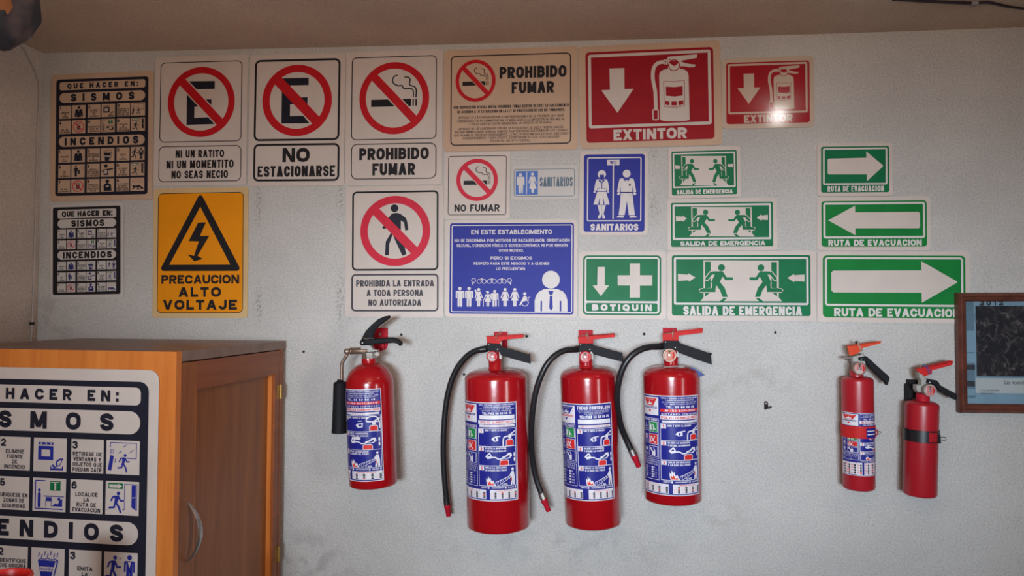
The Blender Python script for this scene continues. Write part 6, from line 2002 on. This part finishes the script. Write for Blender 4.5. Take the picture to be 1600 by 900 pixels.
# ------------------------------------------------------------------ small things
# metal hook where an extinguisher is missing
hp = at_y(1197, 634, 0)
hk = empty('wall_hook', Matrix.Translation(hp), 'small dark metal hook alone on the bare wall between big and small extinguishers', 'hook')
mb = MB(); mb.plate([(-.005, -.009), (.003, -.009), (.005, .006), (.002, .012), (-.005, .011)], -.0035, -.0003, 'dark_hole', .0008)
mb.tube([(-.001, -.003, .001), (-.001, -.016, -.003), (.004, -.022, -.002), (.008, -.022, .001)], .0018, 'dark_hole', 8, 4); mb.build('hook_body', hk)
mb = MB(); mb.lathe([(0, -.0058), (.002, -.0054), (.0032, -.0042), (.0032, -.0034), (0, -.0034)], (0, 0, .006), (0, 1, 0), 'steel', 14); mb.build('screw', hk)
for (px, py, lb) in ((627, 523, 'dark screw hole in the wall beside the carbon dioxide extinguisher handle'), (823, 525.5, 'dark screw hole at the tip of the first big extinguisher lever'),
                     (1006.5, 522, 'dark screw hole between the levers of the second and third big extinguishers'), (1211.5, 519.5, 'dark screw hole under the large exit sign above the lone hook'),
                     (474.5, 549.5, 'dark screw hole in the bare wall beside the cabinet top'), (725, 585, 'dark screw hole near the hose of the first big extinguisher')):
    p = at_y(px, py, 0)
    mb = MB(); mb.lathe([(0, -.0012), (.0012, -.0014), (.0022, -.0022), (.0030, -.0016), (.0036, -.0001), (0, -.0001)], (0, 0, 0), (0, 1, 0), 'dark_hole', 14)
    o = mb.build('screw_hole'); o.location = p
    tag(o, lb, 'hole', 'screw holes in the wall')
# painted cable down the corner
def on_left(x, y): 
    p = at_x(x, y, XL); return Vector((XL+.003, min(p.y, -.004), p.z))
pts = [on_left(*q_) for q_ in ((20, 62), (33, 72), (44, 92), (55, 115), (60, 140), (57.5, 213), (52.5, 400), (49, 505), (47, 530), (46, 560))]
cb = empty('painted_cable', Matrix.Translation(pts[-1]), 'thin painted cable running down the left corner of the room', 'cable')
I = cb.matrix_world.inverted()
mb = MB(); mb.tube(pts, .0028, 'cable_paint', 8, 4); mb.build('cable_run', cb, inv=I)
mb = MB(); p = on_left(49, 505); mb.box(p.x-.0029, p.x+.0045, p.y-.009, p.y+.003, p.z-.004, p.z+.003, 'dark_hole'); mb.build('cable_clip', cb, inv=I)
# dark cable along the ceiling
pts = [at_z(x, y, ZC-.012+.004) for x, y in ((1395, -1), (1450, 2), (1500, 4.5), (1522, 5), (1545, 4), (1575, 10), (1605, 14), (1650, 20))]
cc = empty('ceiling_cable', Matrix.Translation(pts[0]), 'dark cable along the ceiling edge in the top corner of the view', 'cable')
I = cc.matrix_world.inverted()
mb = MB(); mb.tube(pts, .0035, 'cable_dark', 8, 4); mb.build('cable_run', cc, inv=I)
mb = MB(); p = pts[3]; mb.box(p.x-.007, p.x+.007, p.y-.006, p.y+.006, p.z-.005, p.z+.012, 'grey_panel'); mb.build('cable_clip', cc, inv=I)
# dark ornament hanging in the top corner
oc = at_y(-2, 4, -.78)
mo = bpy.data.materials.new('ornament'); mo.use_nodes = True
nt = mo.node_tree; bs = nt.nodes['Principled BSDF']; bs.inputs['Roughness'].default_value = .8
tc = nt.nodes.new('ShaderNodeTexCoord'); nz = nt.nodes.new('ShaderNodeTexNoise'); nz.inputs['Scale'].default_value = 14; nz.inputs['Detail'].default_value = 3
rp = nt.nodes.new('ShaderNodeValToRGB')
els = [rp.color_ramp.elements[0], rp.color_ramp.elements[1]] + [rp.color_ramp.elements.new(q_) for q_ in (.44, .56)]
for e_, (p_, c_) in zip(els, ((.3, (40, 42, 50)), (.75, (92, 80, 82)), (.46, (46, 46, 54)), (.58, (84, 72, 74)))):
    e_.position = p_; e_.color = lin(c_) + (1,)
nt.links.new(tc.outputs['Object'], nz.inputs['Vector']); nt.links.new(nz.outputs['Fac'], rp.inputs['Fac']); nt.links.new(rp.outputs['Color'], bs.inputs['Base Color'])
MATS['ornament'] = mo
mat('ornament_orange', (150, 96, 58), .8, var=.35, scale=30)
zc_l = ZC
on = empty('hanging_ornament', Matrix.Translation(oc), 'dark grey hanging ornament with an orange patch by the ceiling corner', 'ornament')
bm = bmesh.new(); bmesh.ops.create_icosphere(bm, subdivisions=4, radius=1)
for v in bm.verts:
    c_ = v.co.normalized()
    a_ = math.atan2(c_.y, c_.x)
    k = 1 + .05*math.cos(7*a_)*math.cos(c_.z*1.5) + .04*math.sin(5*c_.z+2*a_) + .05*math.sin(11*c_.x+3)*math.sin(9*c_.z+1)
    v.co = Vector((c_.x*.060*k, c_.y*.060*k, c_.z*.080*k))
me = bpy.data.meshes.new('body'); bm.to_mesh(me); bm.free(); me.materials.append(MATS['ornament']); me.shade_smooth()
link_mesh('body', me, on)
pd = Vector((.72, -.58, -.30)).normalized()
src = [o for o in on.children if o.name.startswith('body')] or [o for o in COL.objects if o.name.startswith('body')]
bv = src[0].data
fs = [p for p in bv.polygons if (p.center.normalized()-pd).length*(1.0 + .5*abs(math.sin(p.center.z*160))) < .30]
ix = sorted({q for p in fs for q in p.vertices}); mp_ = {q: n for n, q in enumerate(ix)}
me = bpy.data.meshes.new('orange_patch')
me.from_pydata([tuple(bv.vertices[q].co*1.012) for q in ix], [], [tuple(mp_[q] for q in p.vertices) for p in fs])
me.materials.append(MATS['ornament_orange']); me.shade_smooth()
link_mesh('orange_patch', me, on)['label'] = 'orange patch'
mb = MB(); mb.tube([(0, 0, .07), (.001, 0, .10), (0, 0, ZC-oc.z)], .0015, 'cable_dark', 8, 3); mb.build('cord', on)
# red cup on a side table below the view
rc = at_y(4, 902, -.82)
cup = empty('red_cup', Matrix.Translation((rc.x, rc.y, rc.z-.13)), 'red plastic cup with open rim in front of the cabinet board', 'cup')
mb = MB(); mb.lathe([(0, 0), (.030, 0), (.032, .003), (.0395, .122), (.0425, .124), (.0435, .1275), (.0425, .131), (.039, .131), (.0375, .128), (.030, .006), (0, .006)], (0, 0, 0), (0, 0, 1), 'red_plastic', 64)
mb.build('cup_body', cup, angle=50)
tz = rc.z-.13
tbm = empty('side_table', Matrix.Translation((rc.x, rc.y, 0)), 'plain wooden side table under the red cup', 'table')
mb = MB(); mb.box(-.17, .17, -.17, .17, tz-.02, tz, 'wood_door'); mb.build('tabletop', tbm)
for sx in (-1, 1):
    for sy in (-1, 1):
        mb = MB(); mb.cyl((sx*.14, sy*.14, 0), (sx*.14, sy*.14, tz-.02), .013, .018, 'wood_door', 16); mb.build('leg', tbm)

# ceiling bulb above the view, the lamp that glints on the small red sign
be = bpy.data.materials.new('lit_bulb'); be.use_nodes = True
pb = be.node_tree.nodes['Principled BSDF']; pb.inputs['Base Color'].default_value = (.9, .88, .82, 1)
pb.inputs['Emission Color'].default_value = (1.0, .96, .92, 1); pb.inputs['Emission Strength'].default_value = 42.0
MATS['lit_bulb'] = be
gp_ = at_y(1216, 181, -.004); vv_ = (CAM-gp_)
tt_ = (ZC-.05-gp_.z)/(-vv_.z)
bp_ = Vector((gp_.x - vv_.x*tt_, gp_.y + vv_.y*tt_, ZC-.05))
bl = empty('ceiling_bulb', Matrix.Translation((bp_.x, bp_.y, ZC-.014)), 'small lit bulb in a white socket on the ceiling above the small red sign', 'lamp')
mb = MB(); mb.lathe([(0, .014), (.030, .014), (.030, .004), (.018, 0), (.018, -.012), (0, -.012)], (0, 0, 0), (0, 0, 1), 'sheet_pale', 24); mb.build('socket', bl)
mb = MB(); mb.lathe([(0, -.062), (.012, -.060), (.022, -.052), (.026, -.040), (.022, -.028), (.014, -.018), (.012, -.011), (0, -.011)], (0, 0, 0), (0, 0, 1), 'lit_bulb', 24); mb.build('bulb', bl)
